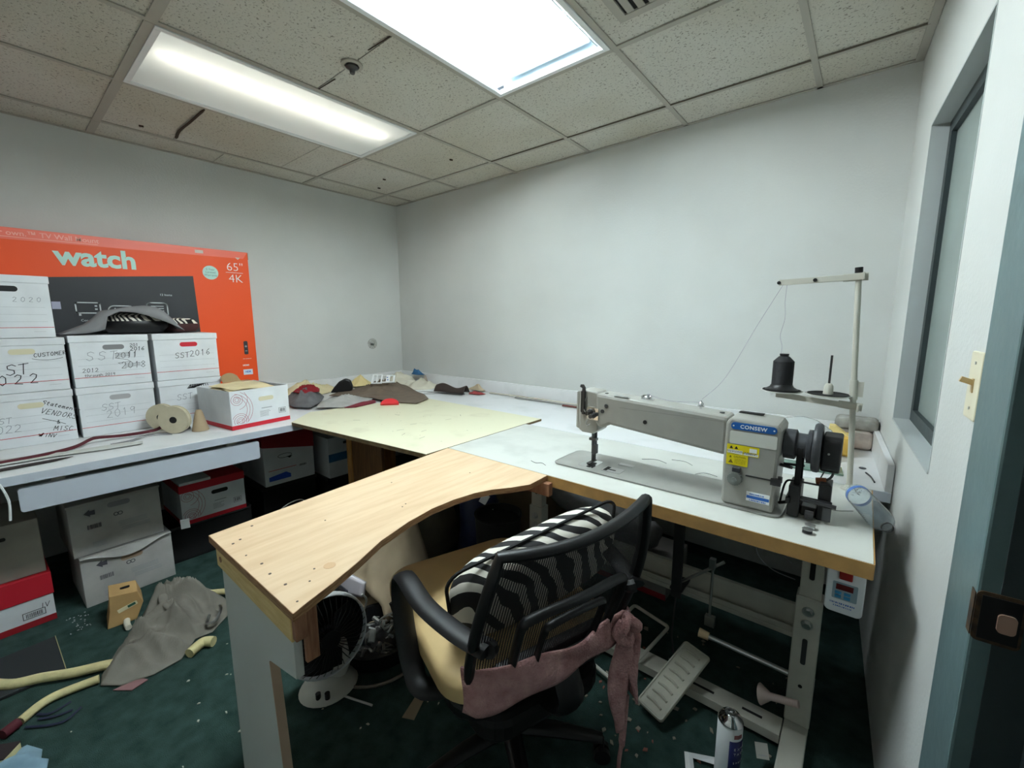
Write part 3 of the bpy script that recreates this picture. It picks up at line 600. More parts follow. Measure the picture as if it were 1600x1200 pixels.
bm = new(); box(bm, 3.298, 3.322, yf-.012, yf+.001, .902, .916); fin('dial_stop', bm, DGREY, t, world=True, bev=.002)
bm = new(); box(bm, 3.335, 3.41, yf-.0015, yf, .893, .897); box(bm, 3.402, 3.428, yf-.012, yf+.008, .885, .903); cyl(bm, (3.425, yf-.002, .895), (3.425, yf-.002, .912), .006, n=10); fin('reverse_lever', bm, DSTEEL, t, world=True)
bm = new(); prism(bm, rrect(.062, .030, .001), 0, .0008, onf(3.372, .832)); s3 = fin('dealer_sticker', bm, WHITEP, t, world=True)
bm = new(); box(bm, 3.342, 3.402, yf-.0014, yf-.0008, .826, .835); 
for z, l in ((.838, .04), (.819, .045)): barcode(bm, 3.35, z, l, .004, yf-.0008)
sub(s3, 'print_band', bm, mat('sticker_blue', (40, 104, 190), .5))
# pulley, handwheel, clutch cover
bm = new(); 
AX = axis((3.418, -1.12, .995), (0, 0, 1), (1, 0, 0))
def lx(bm, prof, n=32, yz=(-1.115, .995)):
    lathe(bm, prof, n, Matrix.Translation((0, yz[0], yz[1])) @ Matrix(((0, 0, 1, 0), (0, 1, 0, 0), (-1, 0, 0, 0), (0, 0, 0, 1))))
lx(bm, [(.03, 3.418), (.045, 3.42), (.045, 3.448), (.036, 3.452), (.036, 3.475), (.05, 3.478), (.05, 3.488), (.044, 3.49)]); fin('pulley', bm, DGREY, t, world=True, smooth=True)
bm = new(); lx(bm, [(.045, 3.4905), (.068, 3.491), (.072, 3.496), (.072, 3.506), (.068, 3.511), (.045, 3.5115)], 40); fin('handwheel', bm, DGREY, t, world=True, smooth=True)
bm = new(); prism(bm, rrect(.10, .105, .02), 0, .045, Matrix.Translation((3.513, -1.10, .985)) @ Matrix(((0, 0, 1, 0), (1, 0, 0, 0), (0, 1, 0, 0), (0, 0, 0, 1)))); fin('motor_cover', bm, BLACK, t, world=True, bev=.005)
bm = new(); cyl(bm, (3.53, -1.1505, .99), (3.53, -1.1525, .99), .003, n=8); fin('screw', bm, STEEL, t, world=True)
# drive belt down through the table
bm = new()
for s in (-1, 1): box(bm, 3.455, 3.470, -1.115+s*.034-.004, -1.115+s*.034+.004, TZ+.03, .995)
fin('drive_belt', bm, BLACKM, t, world=True, bev=.002)
# belt guard and bobbin winder
bm = new(); box(bm, 3.445, 3.475, -1.17, -1.08, TZ+.0065, TZ+.10); box(bm, 3.515, 3.545, -1.14, -1.07, TZ+.001, TZ+.11); box(bm, 3.475, 3.55, -1.15, -1.14, TZ+.055, TZ+.065); box(bm, 3.475, 3.515, -1.13, -1.08, TZ+.001, TZ+.03); box(bm, 3.44, 3.452, -1.18, -1.10, TZ+.045, TZ+.065); fin('belt_guard', bm, BLACK, t, world=True, bev=.003)
bm = new(); cyl(bm, (3.475, -1.155, TZ+.06), (3.56, -1.155, TZ+.055), .006, n=10); cyl(bm, (3.42, -1.12, TZ+.02), (3.44, -1.14, TZ+.035), .005, n=8); box(bm, 3.53, 3.55, -1.16, -1.14, TZ+.01, TZ+.05); cyl(bm, (3.49, -1.165, TZ+.02), (3.51, -1.165, TZ+.02), .012, n=14)
fin('bobbin_winder', bm, DSTEEL, t, world=True)
bm = new(); cyl(bm, (3.505, -1.10, TZ+.105), (3.53, -1.10, TZ+.11), .010, n=14); fin('winder_tire', bm, mat('copper_brown', (150, 88, 56), .5), t, world=True)
bm = new(); tube(bm, smooth_pts([(3.42, -1.10, TZ+.02), (3.432, -1.12, TZ+.09), (3.46, -1.14, TZ+.105), (3.52, -1.12, TZ+.10)], 6), .003, 8); tube(bm, smooth_pts([(3.545, -1.10, .935), (3.54, -1.10, .91), (3.525, -1.10, .895), (3.51, -1.10, TZ+.10)], 6), .0035, 8); tube(bm, [(3.525, -1.09, .93), (3.51, -1.1, TZ+.1)], .002, 6); cyl(bm, (3.418, -1.08, .92), (3.47, -1.06, .918), .004, n=8); cyl(bm, (3.418, -1.15, .935), (3.448, -1.17, .938), .005, n=8)
fin('cable', bm, DSTEEL, t, world=True, smooth=True)

# thread stand
base = Vector((3.585, -.79, TZ)); tipx = Vector((3.543, -.80, 1.535))
t = thing('thread_stand', 'beige steel thread stand with two arms rising from the table corner', 'thread stand', base)
def P(z): return base+(tipx-base)*((z-TZ)/(tipx.z-TZ))
bm = new(); cyl(bm, P(TZ+.001), P(1.515), .0085, n=16); fin('pole', bm, BEIGEM, t, world=True, smooth=True)
bm = new(); lathe(bm, [(.028, .001), (.026, .006), (.014, .009), (.012, .016)], 20, MT(base.x, base.y, TZ)); fin('base_flange', bm, BEIGEM, t, world=True, smooth=True)
bm = new(); cyl(bm, P(1.516), P(1.533), .011, n=14); fin('top_cap', bm, BLACK, t, world=True)
bm = new(); cyl(bm, P(1.10), P(1.165), .0115, n=16); box(bm, -.004, .016, -.005, .004, -.025, .025, MT(P(1.14).x+.01, P(1.14).y, 1.135)); fin('pole_joint', bm, BEIGEM, t, world=True, smooth=True)
def armp(z, x_end, z_end, name):
    p = P(z); bm = new(); e = Vector((x_end, p.y-.012, z_end)); s = Vector((p.x-.01, p.y-.012, z)); d = (e-s); M = axis(s, d, (0, 0, 1)); l = d.length
    box(bm, -.035, l, -.0015, .0015, -.010, .010, M)
    a = fin(name, bm, BEIGEM, t, world=True, bev=.001)
    bm = new(); box(bm, -.035, .03, -.016, -.0022, -.012, .012, M); box(bm, -.026, -.020, -.0015, .03, -.012, .012, M); fin('clamp', bm, BEIGEM, t, world=True, bev=.001)
    return M, l
M, l = armp(1.502, 3.325, 1.495, 'upper_arm')
for x in (.21, .105):
    bm = new(); cyl(bm, M @ Vector((x, -.004, 0)), M @ Vector((x, .004, 0)), .006, n=14); q = fin('thread_eyelet', bm, BLACK, t, world=True)
bm = new(); cyl(bm, M @ Vector((.14, -.0025, 0)), M @ Vector((.14, -.0018, 0)), .0025, n=10)
M, l = armp(1.078, 3.345, 1.095, 'lower_arm')
for x in (.23, .17, .14): cyl(bm, M @ Vector((x, -.0025, 0)), M @ Vector((x, -.0018, 0)), .003, n=10)
fin('arm_hole', bm, WHITEP, t, world=True)
for x, y in ((3.36, -.80), (3.498, -.80)):
    bm = new(); lathe(bm, [(.001, 1.106), (.058, 1.106), (.066, 1.110), (.066, 1.112), (.058, 1.1085), (.001, 1.1085)], 32, MT(x, y, 0)); pl = fin('spool_plate', bm, mat('plate_rim', (206, 206, 200), .4), t, world=True, smooth=True)
    bm = new(); lathe(bm, [(.001, 1.1095), (.054, 1.1095), (.06, 1.112), (.06, 1.1135), (.054, 1.111), (.001, 1.111)], 32, MT(x, y, 0)); fin('foam_disc', bm, BLACKM, t, world=True, smooth=True)
    bm = new(); cyl(bm, (x, y, 1.111), (x, y, 1.245 if x > 3.4 else 1.24), .0035, n=10); fin('spool_pin', bm, DSTEEL, t, world=True)
bm = new(); lathe(bm, [(.015, 1.1115), (.013, 1.14), (.008, 1.148), (.005, 1.149)], 16, MT(3.498, -.80, 0)); fin('pin_collar', bm, BEIGEM, t, world=True, smooth=True)
t = thing('thread_cone', 'black thread cone standing on the left plate of the thread stand', 'thread', (3.36, -.80, 1.112))
bm = new(); lathe(bm, [(.006, .0), (.052, .0), (.052, .003), (.038, .012), (.034, .02)], 32); fin('spool_flange', bm, BLACK, t, smooth=True)
bm = new(); pr_ = [(.033, .0205)]
for k in range(30):
    z = .0205+.083*k/29; pr_ += [(.0335, z), (.0328, z+.0014)]
pr_ += [(.030, .108), (.017, .122), (.006, .1225)]
lathe(bm, pr_, 32); fin('wound_thread', bm, mat('black_thread', (26, 26, 30), .7), t, smooth=True)
bm = new(); lathe(bm, [(.006, .123), (.014, .123), (.015, .132), (.006, .132)], 20); fin('spool_tip', bm, BLACK, t, smooth=True)
bm = new(); tube(bm, smooth_pts([(3.348, -.80, 1.238), (3.35, -.8, 1.27), (3.342, -.803, 1.31), (3.352, -.806, 1.37), (3.348, -.808, 1.43), (3.35, -.812, 1.487)], 6), .0006, 5); tube(bm, smooth_pts([(3.338, -.813, 1.487), (3.28, -.90, 1.34), (3.22, -1.02, 1.17), (3.172, -1.11, 1.10)], 8), .0006, 5); tube(bm, smooth_pts([(3.17, -1.112, 1.09), (3.08, -1.15, 1.09), (2.99, -1.13, 1.1)], 5), .0006, 5)
tag(fin('sewing_thread', bm, mat('violet_grey_thread', (150, 140, 160), .8)), 'fine grey thread hanging from the stand\'s upper arm to the machine', 'thread')

# bobbins, bottle, screw controller box
bm0 = None
for (x, y, lab, c, tilt) in ((3.508, -1.215, 'metal bobbin with white thread nearer the machine motor', (206, 208, 210), .0), (3.505, -1.25, 'metal bobbin wound with black thread nearer the table edge', (40, 40, 44), .0)):
    t = thing('bobbin', lab, 'bobbin', (x, y, TZ+.0008), .4)
    bm = new(); lathe(bm, [(.004, 0), (.013, 0), (.013, .0012), (.004, .0012)], 20); lathe(bm, [(.004, .0105), (.013, .0105), (.013, .0117), (.004, .0117)], 20); fin('spool', bm, STEEL, t, smooth=True)
    bm = new(); lathe(bm, [(.004, .0014), (.0115, .0014), (.0115, .0103), (.004, .0103)], 20); fin('wound_thread', bm, mat('bob_%d' % c[0], c, .7), t, smooth=True)
t = thing('water_bottle', 'clear empty plastic water bottle with blue label band lying over the table corner', 'bottle', (3.606, -.935, TZ))
A = Vector((3.606, -.935, TZ+.035)); B = Vector((3.668, -1.11, TZ+.022)); d = (B-A); MB_ = axis(A, d, (0, 0, 1)) @ Matrix(((0, 0, 1, 0), (0, 1, 0, 0), (-1, 0, 0, 0), (0, 0, 0, 1)))
CLEAR = mat('clear_plastic', (240, 246, 250), .06, trans=.95, ior=1.22)
bm = new(); prof = [(.0, -.012), (.028, -.012), (.0315, .0)]
for k in range(9): prof += [(.0315, .012+.016*k), (.0295, .019+.016*k)]
prof += [(.031, .16), (.028, .172), (.016, .19), (.013, .195), (.013, .205)]
lathe(bm, prof, 28, MB_, cap=False); fin('bottle_body', bm, CLEAR, t, world=True, smooth=True).modifiers.new('s', 'SOLIDIFY').thickness = -.0006
bm = new(); lathe(bm, [(.0322, .004), (.0322, .018)], 28, MB_, cap=False); fin('label_band', bm, mat('blue_label', (70, 110, 180), .4), t, world=True).modifiers.new('s', 'SOLIDIFY').thickness = .0004
t = thing('speed_controller', 'white motor speed control box with red display hanging below the table corner', 'control box', (3.60, -1.16, .62))
bm = new(); prism(bm, rrect(.085, .135, .014), 0, .035, Matrix.Rotation(PI/2, 4, 'X')); fin('case', bm, WHITE_METAL, t, bev=.003)
bm = new(); prism(bm, rrect(.055, .05, .003), .0352, .0362, MT(0, 0, .0, 0, PI/2)); pn = fin('keypad', bm, mat('panel_greyblue', (150, 170, 180), .4), t)
bm = new(); box(bm, -.02, .018, -.0375, -.0363, .004, .02); sub_ = fin('display', bm, mat('display_red', (92, 20, 22), .3), pn)
bm = new()
for x, z in ((-.014, -.006), (.006, -.006), (-.014, -.017), (.006, -.017)): box(bm, x-.007, x+.007, -.0375, -.0363, z-.004, z+.004)
fin('button', bm, mat('button_blue', (60, 150, 200), .4), pn)
bm = new(); box(bm, -.016, .014, -.042, -.0352, .036, .062); fin('power_switch', bm, mat('switch_red', (150, 24, 20), .35), t, bev=.003)
bm = new(); barcode(bm, -.03, -.04, .055, .004, -.0352); barcode(bm, -.022, -.048, .04, .003, -.0352); fin('print', bm, mat('sticker_blue', (40, 104, 190), .5), t)
bm = new(); box(bm, -.03, .02, -.01, .0, .068, .12); fin('mounting_tab', bm, BEIGEM, t)

# ================================================================ office chair
CY = math.atan2(.33, -.94)-PI/2
t = thing('office_chair', 'black mesh-back office chair with tan seat pad facing the machine', 'chair', (2.82, -1.71, 0), CY)
chair = t
def BS(uu, v, off=0):   # surface of the backrest
    wd = .232-.022*v**2+.02*math.sin(v*PI)
    y = -.235-.12*v+.035*uu*uu-.012*math.sin(v*PI)
    z = .50+.395*v+.014*uu*v+.014*uu*uu*v
    return Vector((uu*wd, y-off, z))
bm = new(); P_ = []
for k in range(13): P_.append(BS(-1+2*k/12*1, 1))
pth = [BS(-1+k/6, 1) for k in range(13)]+[BS(1, 1-k/12) for k in range(1, 13)]+[BS(1-k/6, 0) for k in range(1, 13)]+[BS(-1, k/12) for k in range(1, 12)]
tube(bm, pth, .016, 10, closed=True, sx=1.0, sy=.8); fin('back_frame', bm, BLACK, t, smooth=True)
bm = new(); uvl = bm.loops.layers.uv.new('UVMap'); nu, nv = 24, 24; V = [[bm.verts.new(BS(-.94+1.88*i/nu, .02+.95*j/nv)) for j in range(nv+1)] for i in range(nu+1)]
for i in range(nu):
    for j in range(nv):
        fc = bm.faces.new((V[i][j], V[i+1][j], V[i+1][j+1], V[i][j+1]))
        for lp, (a, b) in zip(fc.loops, ((i, j), (i+1, j), (i+1, j+1), (i, j+1))): lp[uvl].uv = (a/nu, b/nv)
fin('back_mesh', bm, mesh_fabric(), t, smooth=2)
def poly_on(pts, rad, name='lumbar_frame', off=.012, closed=False):
    bm = new(); Q = smooth_pts([BS(a, b, off) for a, b in (pts+[pts[0]] if closed else pts)], 5); tube(bm, Q, rad, 8, sy=.6); return fin(name, bm, BLACK, t, smooth=True)
poly_on([(-.62, .02), (-.62, .5), (-.5, .58), (0, .6), (.5, .58), (.62, .5), (.62, .02)], .013)
poly_on([(-.36, .14), (-.36, .42), (-.26, .48), (.26, .48), (.36, .42), (.36, .14), (.26, .1), (-.26, .1)], .010, closed=True)
bm = new(); prism(bm, rrect(.36, .10, .03), -.03, 0, MT(0, -.225, .49, 0, PI/2+.1)); fin('back_base', bm, BLACK, t, bev=.006)
bm = new(); tube(bm, smooth_pts([(0, -.26, .52), (0, -.30, .44), (0, -.24, .385), (0, -.08, .375)], 6), .03, 10, sx=1.3, sy=.5); fin('back_spine', bm, BLACK, t, smooth=True)
# seat: black shell and tan pad
bm = new(); prism(bm, [(p[0], p[1]+.06) for p in rrect(.50, .50, .07)], .385, .43); fin('seat_shell', bm, BLACK, t, bev=.012)
bm = new(); prism(bm, [(p[0], p[1]-.0) for p in rrect(.40, .44, .08)], .315, .3845); fin('mechanism_cover', bm, BLACKM, t, bev=.02)
def padz(x, y, rr): return .432
bm = new(); out = [(p[0], p[1]+.115) for p in rrect(.54, .62, .10, 8)]
rings = []
for s, z in ((.94, .432), (.995, .44), (1, .455), (1, .475), (.985, .488), (.94, .496), (.6, .505), (.2, .506)):
    rings.append([bm.verts.new((p[0]*s, .115+(p[1]-.115)*s, z-.03*max(0, (p[1]*s-.25))*1.2)) for p in out])
for a, b in zip(rings[:-1], rings[1:]):
    n = len(a)
    for k in range(n): bm.faces.new((a[k], a[(k+1) % n], b[(k+1) % n], b[k]))
bm.faces.new(rings[0]); bm.faces.new(rings[-1])
fin('seat_pad', bm, mat('tan_vinyl', (208, 178, 126), .55, var=.06, vs=8, bump=.05, bs=30), t, smooth=True)
# arms
for s in (-1, 1):
    x = s*.30
    bm = new(); tube(bm, smooth_pts([(x*.74, -.285, .665), (x*.86, -.2, .665), (x*.97, -.08, .672), (x, .03, .685), (x, .07, .668), (x, .085, .62), (x, .07, .52), (x*.98, .03, .42), (x*.93, -.02, .385), (x*.6, -.05, .378)], 6), .016, 10, sx=1.8, sy=.75); fin('armrest', bm, BLACK, t, smooth=True)
    bm = new(); tube(bm, smooth_pts([(x*.74, -.285, .665), (x*.70, -.275, .66), (x*.74, -.245, .655)], 4), .018, 8); fin('arm_joint', bm, BLACK, t, smooth=True)
bm = new(); cyl(bm, (0, 0, .11), (0, 0, .25), .026, n=18); cyl(bm, (0, 0, .25), (0, 0, .37), .014, n=14); box(bm, -.08, .08, -.1, .12, .355, .384); fin('gas_column', bm, BLACK, t, bev=.002)
for k in range(5):
    a = 2*PI*k/5+.62; d = Vector((math.cos(a), math.sin(a), 0)); e = d*.29
    bm = new(); tube(bm, [Vector((0, 0, .10))+d*.02, Vector((0, 0, .095))+d*.15, Vector((0, 0, .078))+e], [.030, .026, .018], 10, sx=1, sy=.7); lg = fin('base_leg', bm, BLACK, t, smooth=True)
    pp = Vector((-d.y, d.x, 0)); bm = new()
    for q in (-1, 1): c = e+pp*q*.012+Vector((0, 0, .026)); cyl(bm, c-pp*.008, c+pp*.008, .025, n=18)
    cyl(bm, e+Vector((0, 0, .03)), e+Vector((0, 0, .08)), .007, n=8); fin('caster', bm, BLACK, lg)
# zebra cushion resting between seat and backrest
t = thing('zebra_cushion', 'black and white zebra-print cushion propped against the chair back', 'cushion', chair.location+Vector((0, 0, .5)), CY)
bm = new(); A = []
n = 26
for j in range(13):
    ph = -PI/2+PI*j/12
    for i in range(n):
        th = 2*PI*i/n; c, s_ = math.cos(th), math.sin(th); e = .55
        X = .275*abs(c)**e*(1 if c > 0 else -1)*math.cos(ph)**.35 if math.cos(ph) > 1e-6 else 0
        Z = .14*abs(s_)**.6*(1 if s_ > 0 else -1)*math.cos(ph)**.35 if math.cos(ph) > 1e-6 else 0
        Yp = .062*math.sin(ph)
        A.append(bm.verts.new((X, Yp, Z)))
for j in range(12):
    for i in range(n): bm.faces.new((A[j*n+i], A[j*n+(i+1) % n], A[(j+1)*n+(i+1) % n], A[(j+1)*n+i]))
bmesh.ops.remove_doubles(bm, verts=bm.verts, dist=1e-5)
bm.transform(MT(.06, -.065, .15, 0, .32) @ Matrix.Rotation(.20, 4, 'Y').inverted())
fin('cushion_cover', bm, zebra('zebra_fabric', 9), t, smooth=True)
bm = new(); tube(bm, [MT(.06, -.065, .15, 0, .32) @ Matrix.Rotation(.20, 4, 'Y').inverted() @ Vector((p[0], 0, p[1])) for p in rrect(.555, .286, .05)], .005, 6, closed=True); fin('piping', bm, BLACKM, t, smooth=True)
# pink scarf tied round the lower backrest
PINK = mat('pink_chenille', (206, 160, 158), .95, c2=(172, 124, 124), vs=30, bump=.7, bs=160, thr=(.3, .7))
t = thing('pink_scarf', 'torn dusty pink fabric strip tied around the lower chair back', 'scarf', chair.location+Vector((0, 0, .5)), CY)
def band(uu, v):
    x = -1.09+2.16*uu; w0 = .06+.05*(1-uu)+.012*math.sin(uu*9)-(.05 if uu > .9 else 0)*((uu-.9)*10); c = .085+.035*uu
    p = BS(max(-1, min(1, x)), c, .034+.006*math.sin(uu*17+v*5)); p.x = x*.235; p.z = p.z+(v-.5)*w0-.5; p.y -= .004*math.sin(v*PI)
    if abs(x) > 1.0: p.y += (abs(x)-1)*.3
    return p
bm = new(); sheet(bm, band, 50, 8, .006); fin('wrap', bm, PINK, t, smooth=2)
kn = BS(.8, .12, .05); kn.x = .19; kn.z = .05
bm = new()
for a in range(3): tube(bm, smooth_pts([kn+Vector((.03*math.cos(a*2.1+q), -.012+.012*math.sin(q*2), .03*math.sin(a*2.1+q))) for q in (0, 1.2, 2.4, 3.6)], 5), [.013]*16, 8)
fin('knot', bm, PINK, t, smooth=2)
def tail(uu, v, wd=.075, ln=.30, dx=0, dy=0, tw=.6):
    a = (v-.5)*wd*(.35+1.1*math.sin(min(1, uu*1.15)*PI*.75)); 
    return kn+Vector((dx+a*math.cos(tw*uu), dy+a*math.sin(tw*uu)-.012+.012*math.sin(v*6+uu*3), -.01-ln*uu))
bm = new(); sheet(bm, lambda a, b: tail(a, b, .085, .25, -.012, -.006, .5), 18, 8, .005); fin('tail', bm, PINK, t, smooth=2)
bm = new(); sheet(bm, lambda a, b: tail(a, b, .05, .19, .022, -.01, 1.1), 14, 6, .005); fin('tail', bm, PINK, t, smooth=2)
bm = new(); tube(bm, smooth_pts([kn+Vector((.01, -.01, -.2)), kn+Vector((-.02, -.03, -.3)), kn+Vector((-.03, -.03, -.38)), kn+Vector((-.04, -.04, -.46))], 6), [.012]*8+[.007]*11, 7, sy=.4); tube(bm, smooth_pts([kn+Vector((.0, 0, .02)), kn+Vector((-.012, -.01, .05))], 3), [.008, .006, .004, .002], 6); fin('frayed_end', bm, PINK, t, smooth=2)
# ================================================================ storage boxes on the counter
def banker(name, label, w_, d_, h_, loc, rz, lid=True, m=CARTON, stripe=RED, lines=True, write_fn=None, group=None, hole=BLACKM, lidh=.035):
    t = thing(name, label, 'box', loc, rz, group)
    hb = h_-.004 if lid else h_
    bm = new(); hw, hd = w_/2-(.004 if lid else 0), d_/2-(.004 if lid else 0)
    if lid: box(bm, -hw, hw, -hd, hd, 0, hb)
    else:
        k = .004
        box(bm, -hw, hw, -hd, -hd+k, 0, hb); box(bm, -hw, hw, hd-k, hd, 0, hb); box(bm, -hw, -hw+k, -hd+k, hd-k, 0, hb); box(bm, hw-k, hw, -hd+k, hd-k, 0, hb); box(bm, -hw+k, hw-k, -hd+k, hd-k, 0, k)
    fin('body', bm, m, t, bev=.002)
    yf = -hd
    if lid:
        bm = new(); box(bm, -w_/2, w_/2, -d_/2, d_/2, h_-lidh, h_); fin('lid', bm, m, t, bev=.003)
    if hole is not None:
        bm = new(); prism(bm, rrect(.085, .026, .0125), 0, .0008, MT(.01, yf, h_-lidh-.028, 0, PI/2)); fin('handle_hole', bm, hole, t)
    if lines:
        bm = new()
        for k in range(3): box(bm, -hw+.02, hw-.02, yf-.0006, yf, .075+k*.034, .0757+k*.034)
        box(bm, hw-.07, hw-.03, yf-.0006, yf, .028, .029)
        fin('ruled_line', bm, LINE, t)
        bm = new(); box(bm, -hw+.001, hw-.001, yf-.0008, yf, .047, .0495); fin('printed_stripe', bm, stripe, t)
    if write_fn: write_fn(t, yf, hw, hb)
    return t
BX = .34
def put(y, z, h, label, fn, w_=.312, lid=True, hole=BLACKM, x=.512, rz=PI/2):
    return banker('storage_box', label, w_, BX, h, (x-BX/2, y, z), rz, lid, write_fn=fn, group='white file boxes stacked on the counter', hole=hole)
def note(t, m, items, y):
    bm = new()
    for it in items: write(bm, *it[:4], wdt=it[4] if len(it) > 4 else .002, y=y, rot=it[5] if len(it) > 5 else 0, sp=it[6] if len(it) > 6 else .78)
    return fin('handwriting', bm, m, t)
CREAMH = mat('paper_inside', (214, 206, 176), .8)
z1, z2 = CT+.001, CT+.260
def fA1(t, y, hw, hb):
    note(t, PENCIL, [('SST', -.12, .12, .028, .0016), ('2022', -.14, .075, .036, .0016)], y)
    note(t, INK, [('Statements', .045, .198, .018, .0024, -.45), ('VENDORS', .035, .155, .024, .0022, -.42), ('&', .085, .09, .018, .0022), ('MISC', .07, .06, .022, .0022, -.2), ('INV', .035, .035, .018, .0022, -.3)], y)
    bm = new(); stroke(bm, [(.04, .125), (.08, .105), (.115, .085)], .0022, y); stroke(bm, [(.02, .05), (.03, .045), (.025, .04), (.035, .052), (.02, .042)], .005, y); fin('marker_stroke', bm, INK, t)
put(-2.535, z1, .257, 'white file box marked SST 2022 vendors, bottom of the left stack', fA1, hole=CREAMH)
def fA2(t, y, hw, hb):
    note(t, INK, [('CUSTOMER', .045, .165, .018, .0022, .08), ('ST', -.05, .085, .05, .0032, .05), ('2022', -.13, .04, .045, .0034, .02, 1.1)], y)
    bm = new(); stroke(bm, arc(.09, .30, .15, 250, 290), .0018, y); fin('marker_stroke', bm, INK, t)
put(-2.535, z2, .257, 'white file box marked customer SST 2022, middle of the left stack', fA2, hole=CREAMH)
def fA3(t, y, hw, hb): note(t, PENCIL, [('2020', .03, .168, .022, .0014, 0, 1.15)], y)
put(-2.557, z2+.259, .29, 'white lidded file box marked 2020, topmost of the left stack', fA3, hole=BLACK)
def fB1(t, y, hw, hb): note(t, PENCIL, [('SST', -.07, .128, .034, .0016, .03), ('2019', -.055, .085, .04, .0015, .08)], y)
put(-2.213, z1, .257, 'white file box marked SST 2019 behind the tape rolls', fB1, hole=mat('hand_hole_grey', (168, 166, 168), .8))
def fB2(t, y, hw, hb):
    note(t, PENCIL, [('SST', -.10, .135, .045, .0018, 0, 1.0)], y)
    note(t, INK, [('2011', .01, .14, .03, .0018), ('11', .06, .145, .03, .0018), ('2018', .03, .085, .034, .002), ('2012', -.12, .075, .02, .0018), ('through 2019', -.115, .052, .014, .0015, 0, .72), ('2015', .075, .20, .016, .002), ('2016', .075, .178, .02, .0024)], y)
    bm = new()
    for k in range(4): stroke(bm, [(.012, .148+k*.006), (.07, .152+k*.006)], .0016, y); stroke(bm, [(.045, .09+k*.006), (.11, .096+k*.005)], .0014, y)
    stroke(bm, [(.02, .14), (.06, .13), (.07, .12), (.02, .115), (.03, .11)], .0016, y); fin('scribble', bm, INK, t)
put(-2.213, z2, .264, 'white lidded file box marked SST with crossed-out years, under the grey fabric', fB2, hole=mat('hand_hole_dim', (130, 130, 132), .8))
def fC1(t, y, hw, hb):
    note(t, PENCIL, [('SST', -.075, .135, .034, .0018, .05)], y)
    bm = new()
    for k in range(9): stroke(bm, [(-.02+.004*k, .20), (.0+.01*k, .225), (-.01+.012*k, .20)], .003, y)
    fin('scribble', bm, INK, t)
put(-1.885, z1, .257, 'white file box marked SST, half hidden behind tape roll and open carton', fC1, hole=None)
def fC2(t, y, hw, hb): note(t, INK, [('SST', -.06, .122, .03, .0026, .06, .8), ('2016', .01, .128, .034, .0024, .08, .8)], y)
put(-1.885, z2, .264, 'white lidded file box marked SST 2016 with red handle hole', fC2, hole=RED)

def arcs_print(bm, hw, y):
    def clip(P):
        out = []; 
        for q in P:
            if -hw+.004 < q[0] < .0 and .028 < q[1] < .205: out.append(q)
            else:
                if len(out) > 1: stroke(bm, out, .0016, y)
                out = []
        if len(out) > 1: stroke(bm, out, .0016, y)
    for cx, cz, rs in ((-hw+.035, .165, (.010, .018, .030, .055)), (-hw+.045, .045, (.012, .020, .032, .042)), (-hw+.01, .11, (.075, .09, .105))):
        for rr in rs: clip(arc(cx, cz, rr, -80 if rr > .05 else 0, 80 if rr > .05 else 360, 30))
def copybox(label, loc, rz, w_=.325, d_=.38, h_=.215, lid=False, lean=0):
    t = thing('copy_paper_box', label, 'box', loc, rz)
    bm = new(); hw, hd, k = w_/2, d_/2, .004
    box(bm, -hw, hw, -hd, -hd+k, 0, h_); box(bm, -hw, hw, hd-k, hd, 0, h_); box(bm, -hw, -hw+k, -hd+k, hd-k, 0, h_); box(bm, hw-k, hw, -hd+k, hd-k, 0, h_); box(bm, -hw+k, hw-k, -hd+k, hd-k, 0, k)
    fin('body', bm, CARTON, t, bev=.0015)
    bm = new(); box(bm, -hw-.0008, hw+.0008, -hd-.0008, -hd, .001, .024); box(bm, -hw-.0008, -hw, -hd, hd, .001, .024); fin('printed_band', bm, RED, t)
    y = -hd
    bm = new(); arcs_print(bm, hw, y); fin('arc_print', bm, mat('pink_print', (170, 70, 84), .6), t)
    bm = new(); prism(bm, rrect(.085, .024, .011), 0, .0008, MT(.03, y, h_-.062, 0, PI/2)); fin('handle_hole', bm, CREAMH if not lid else BLACKM, t)
    bm = new(); 
    for i in range(6): box(bm, -.01, .03+random.uniform(0, .02), y-.0006, y, .05+i*.006, .0518+i*.006)
    box(bm, .0, .06, y-.0006, y, .096, .1)
    fin('print_lines', bm, LINE, t)
    bm = new(); box(bm, .098, .14, y-.0006, y, .052, .0535); box(bm, .098, .14, y-.0006, y, .082, .0835); box(bm, .098, .0995, y-.0006, y, .0535, .082); box(bm, .1385, .14, y-.0006, y, .0535, .082); barcode(bm, .104, .058, .03, .02, y); fin('barcode', bm, INK, t)
    return t, hw, hd
t, hw, hd = copybox('open white carton with red base band and circle print, full of cream papers', (.745, -1.692, CT+.001), math.radians(97.5))
oc = t
bm = new(); sheet(bm, lambda a, b: Vector((-.02+(hw)*a, hd-.0+.03*b-.0, .217+.055*b*math.sin(PI*min(1, a*1.3+.1))**.5)), 10, 4, .003); fin('rear_flap', bm, KRAFT, t)
for k in range(7):
    pp = thing('paper_sheet', ['cream folded papers stuffed in the open carton'][0], 'paper', oc.location+Vector((0, 0, .15)), oc.rotation_euler.z, 'papers in the open carton')
    sx, sy = random.uniform(.10, .13), random.uniform(.13, .16); ox, oy = random.uniform(-.022, .0), random.uniform(-.015, .015); zz = .022+.009*k
    bm = new(); sheet(bm, lambda a, b: Vector((ox+(a-.5)*2*sx, oy+(b-.5)*2*sy, zz-.02+.012*nz(a*3, b*3, 1, k)+.02*a*b*(k > 3)+.012*(1-a)*(k > 2))), 8, 8, .0015); fin('sheet', bm, mat('cream_paper', (232, 216, 172), .8, var=.06, vs=6), pp)

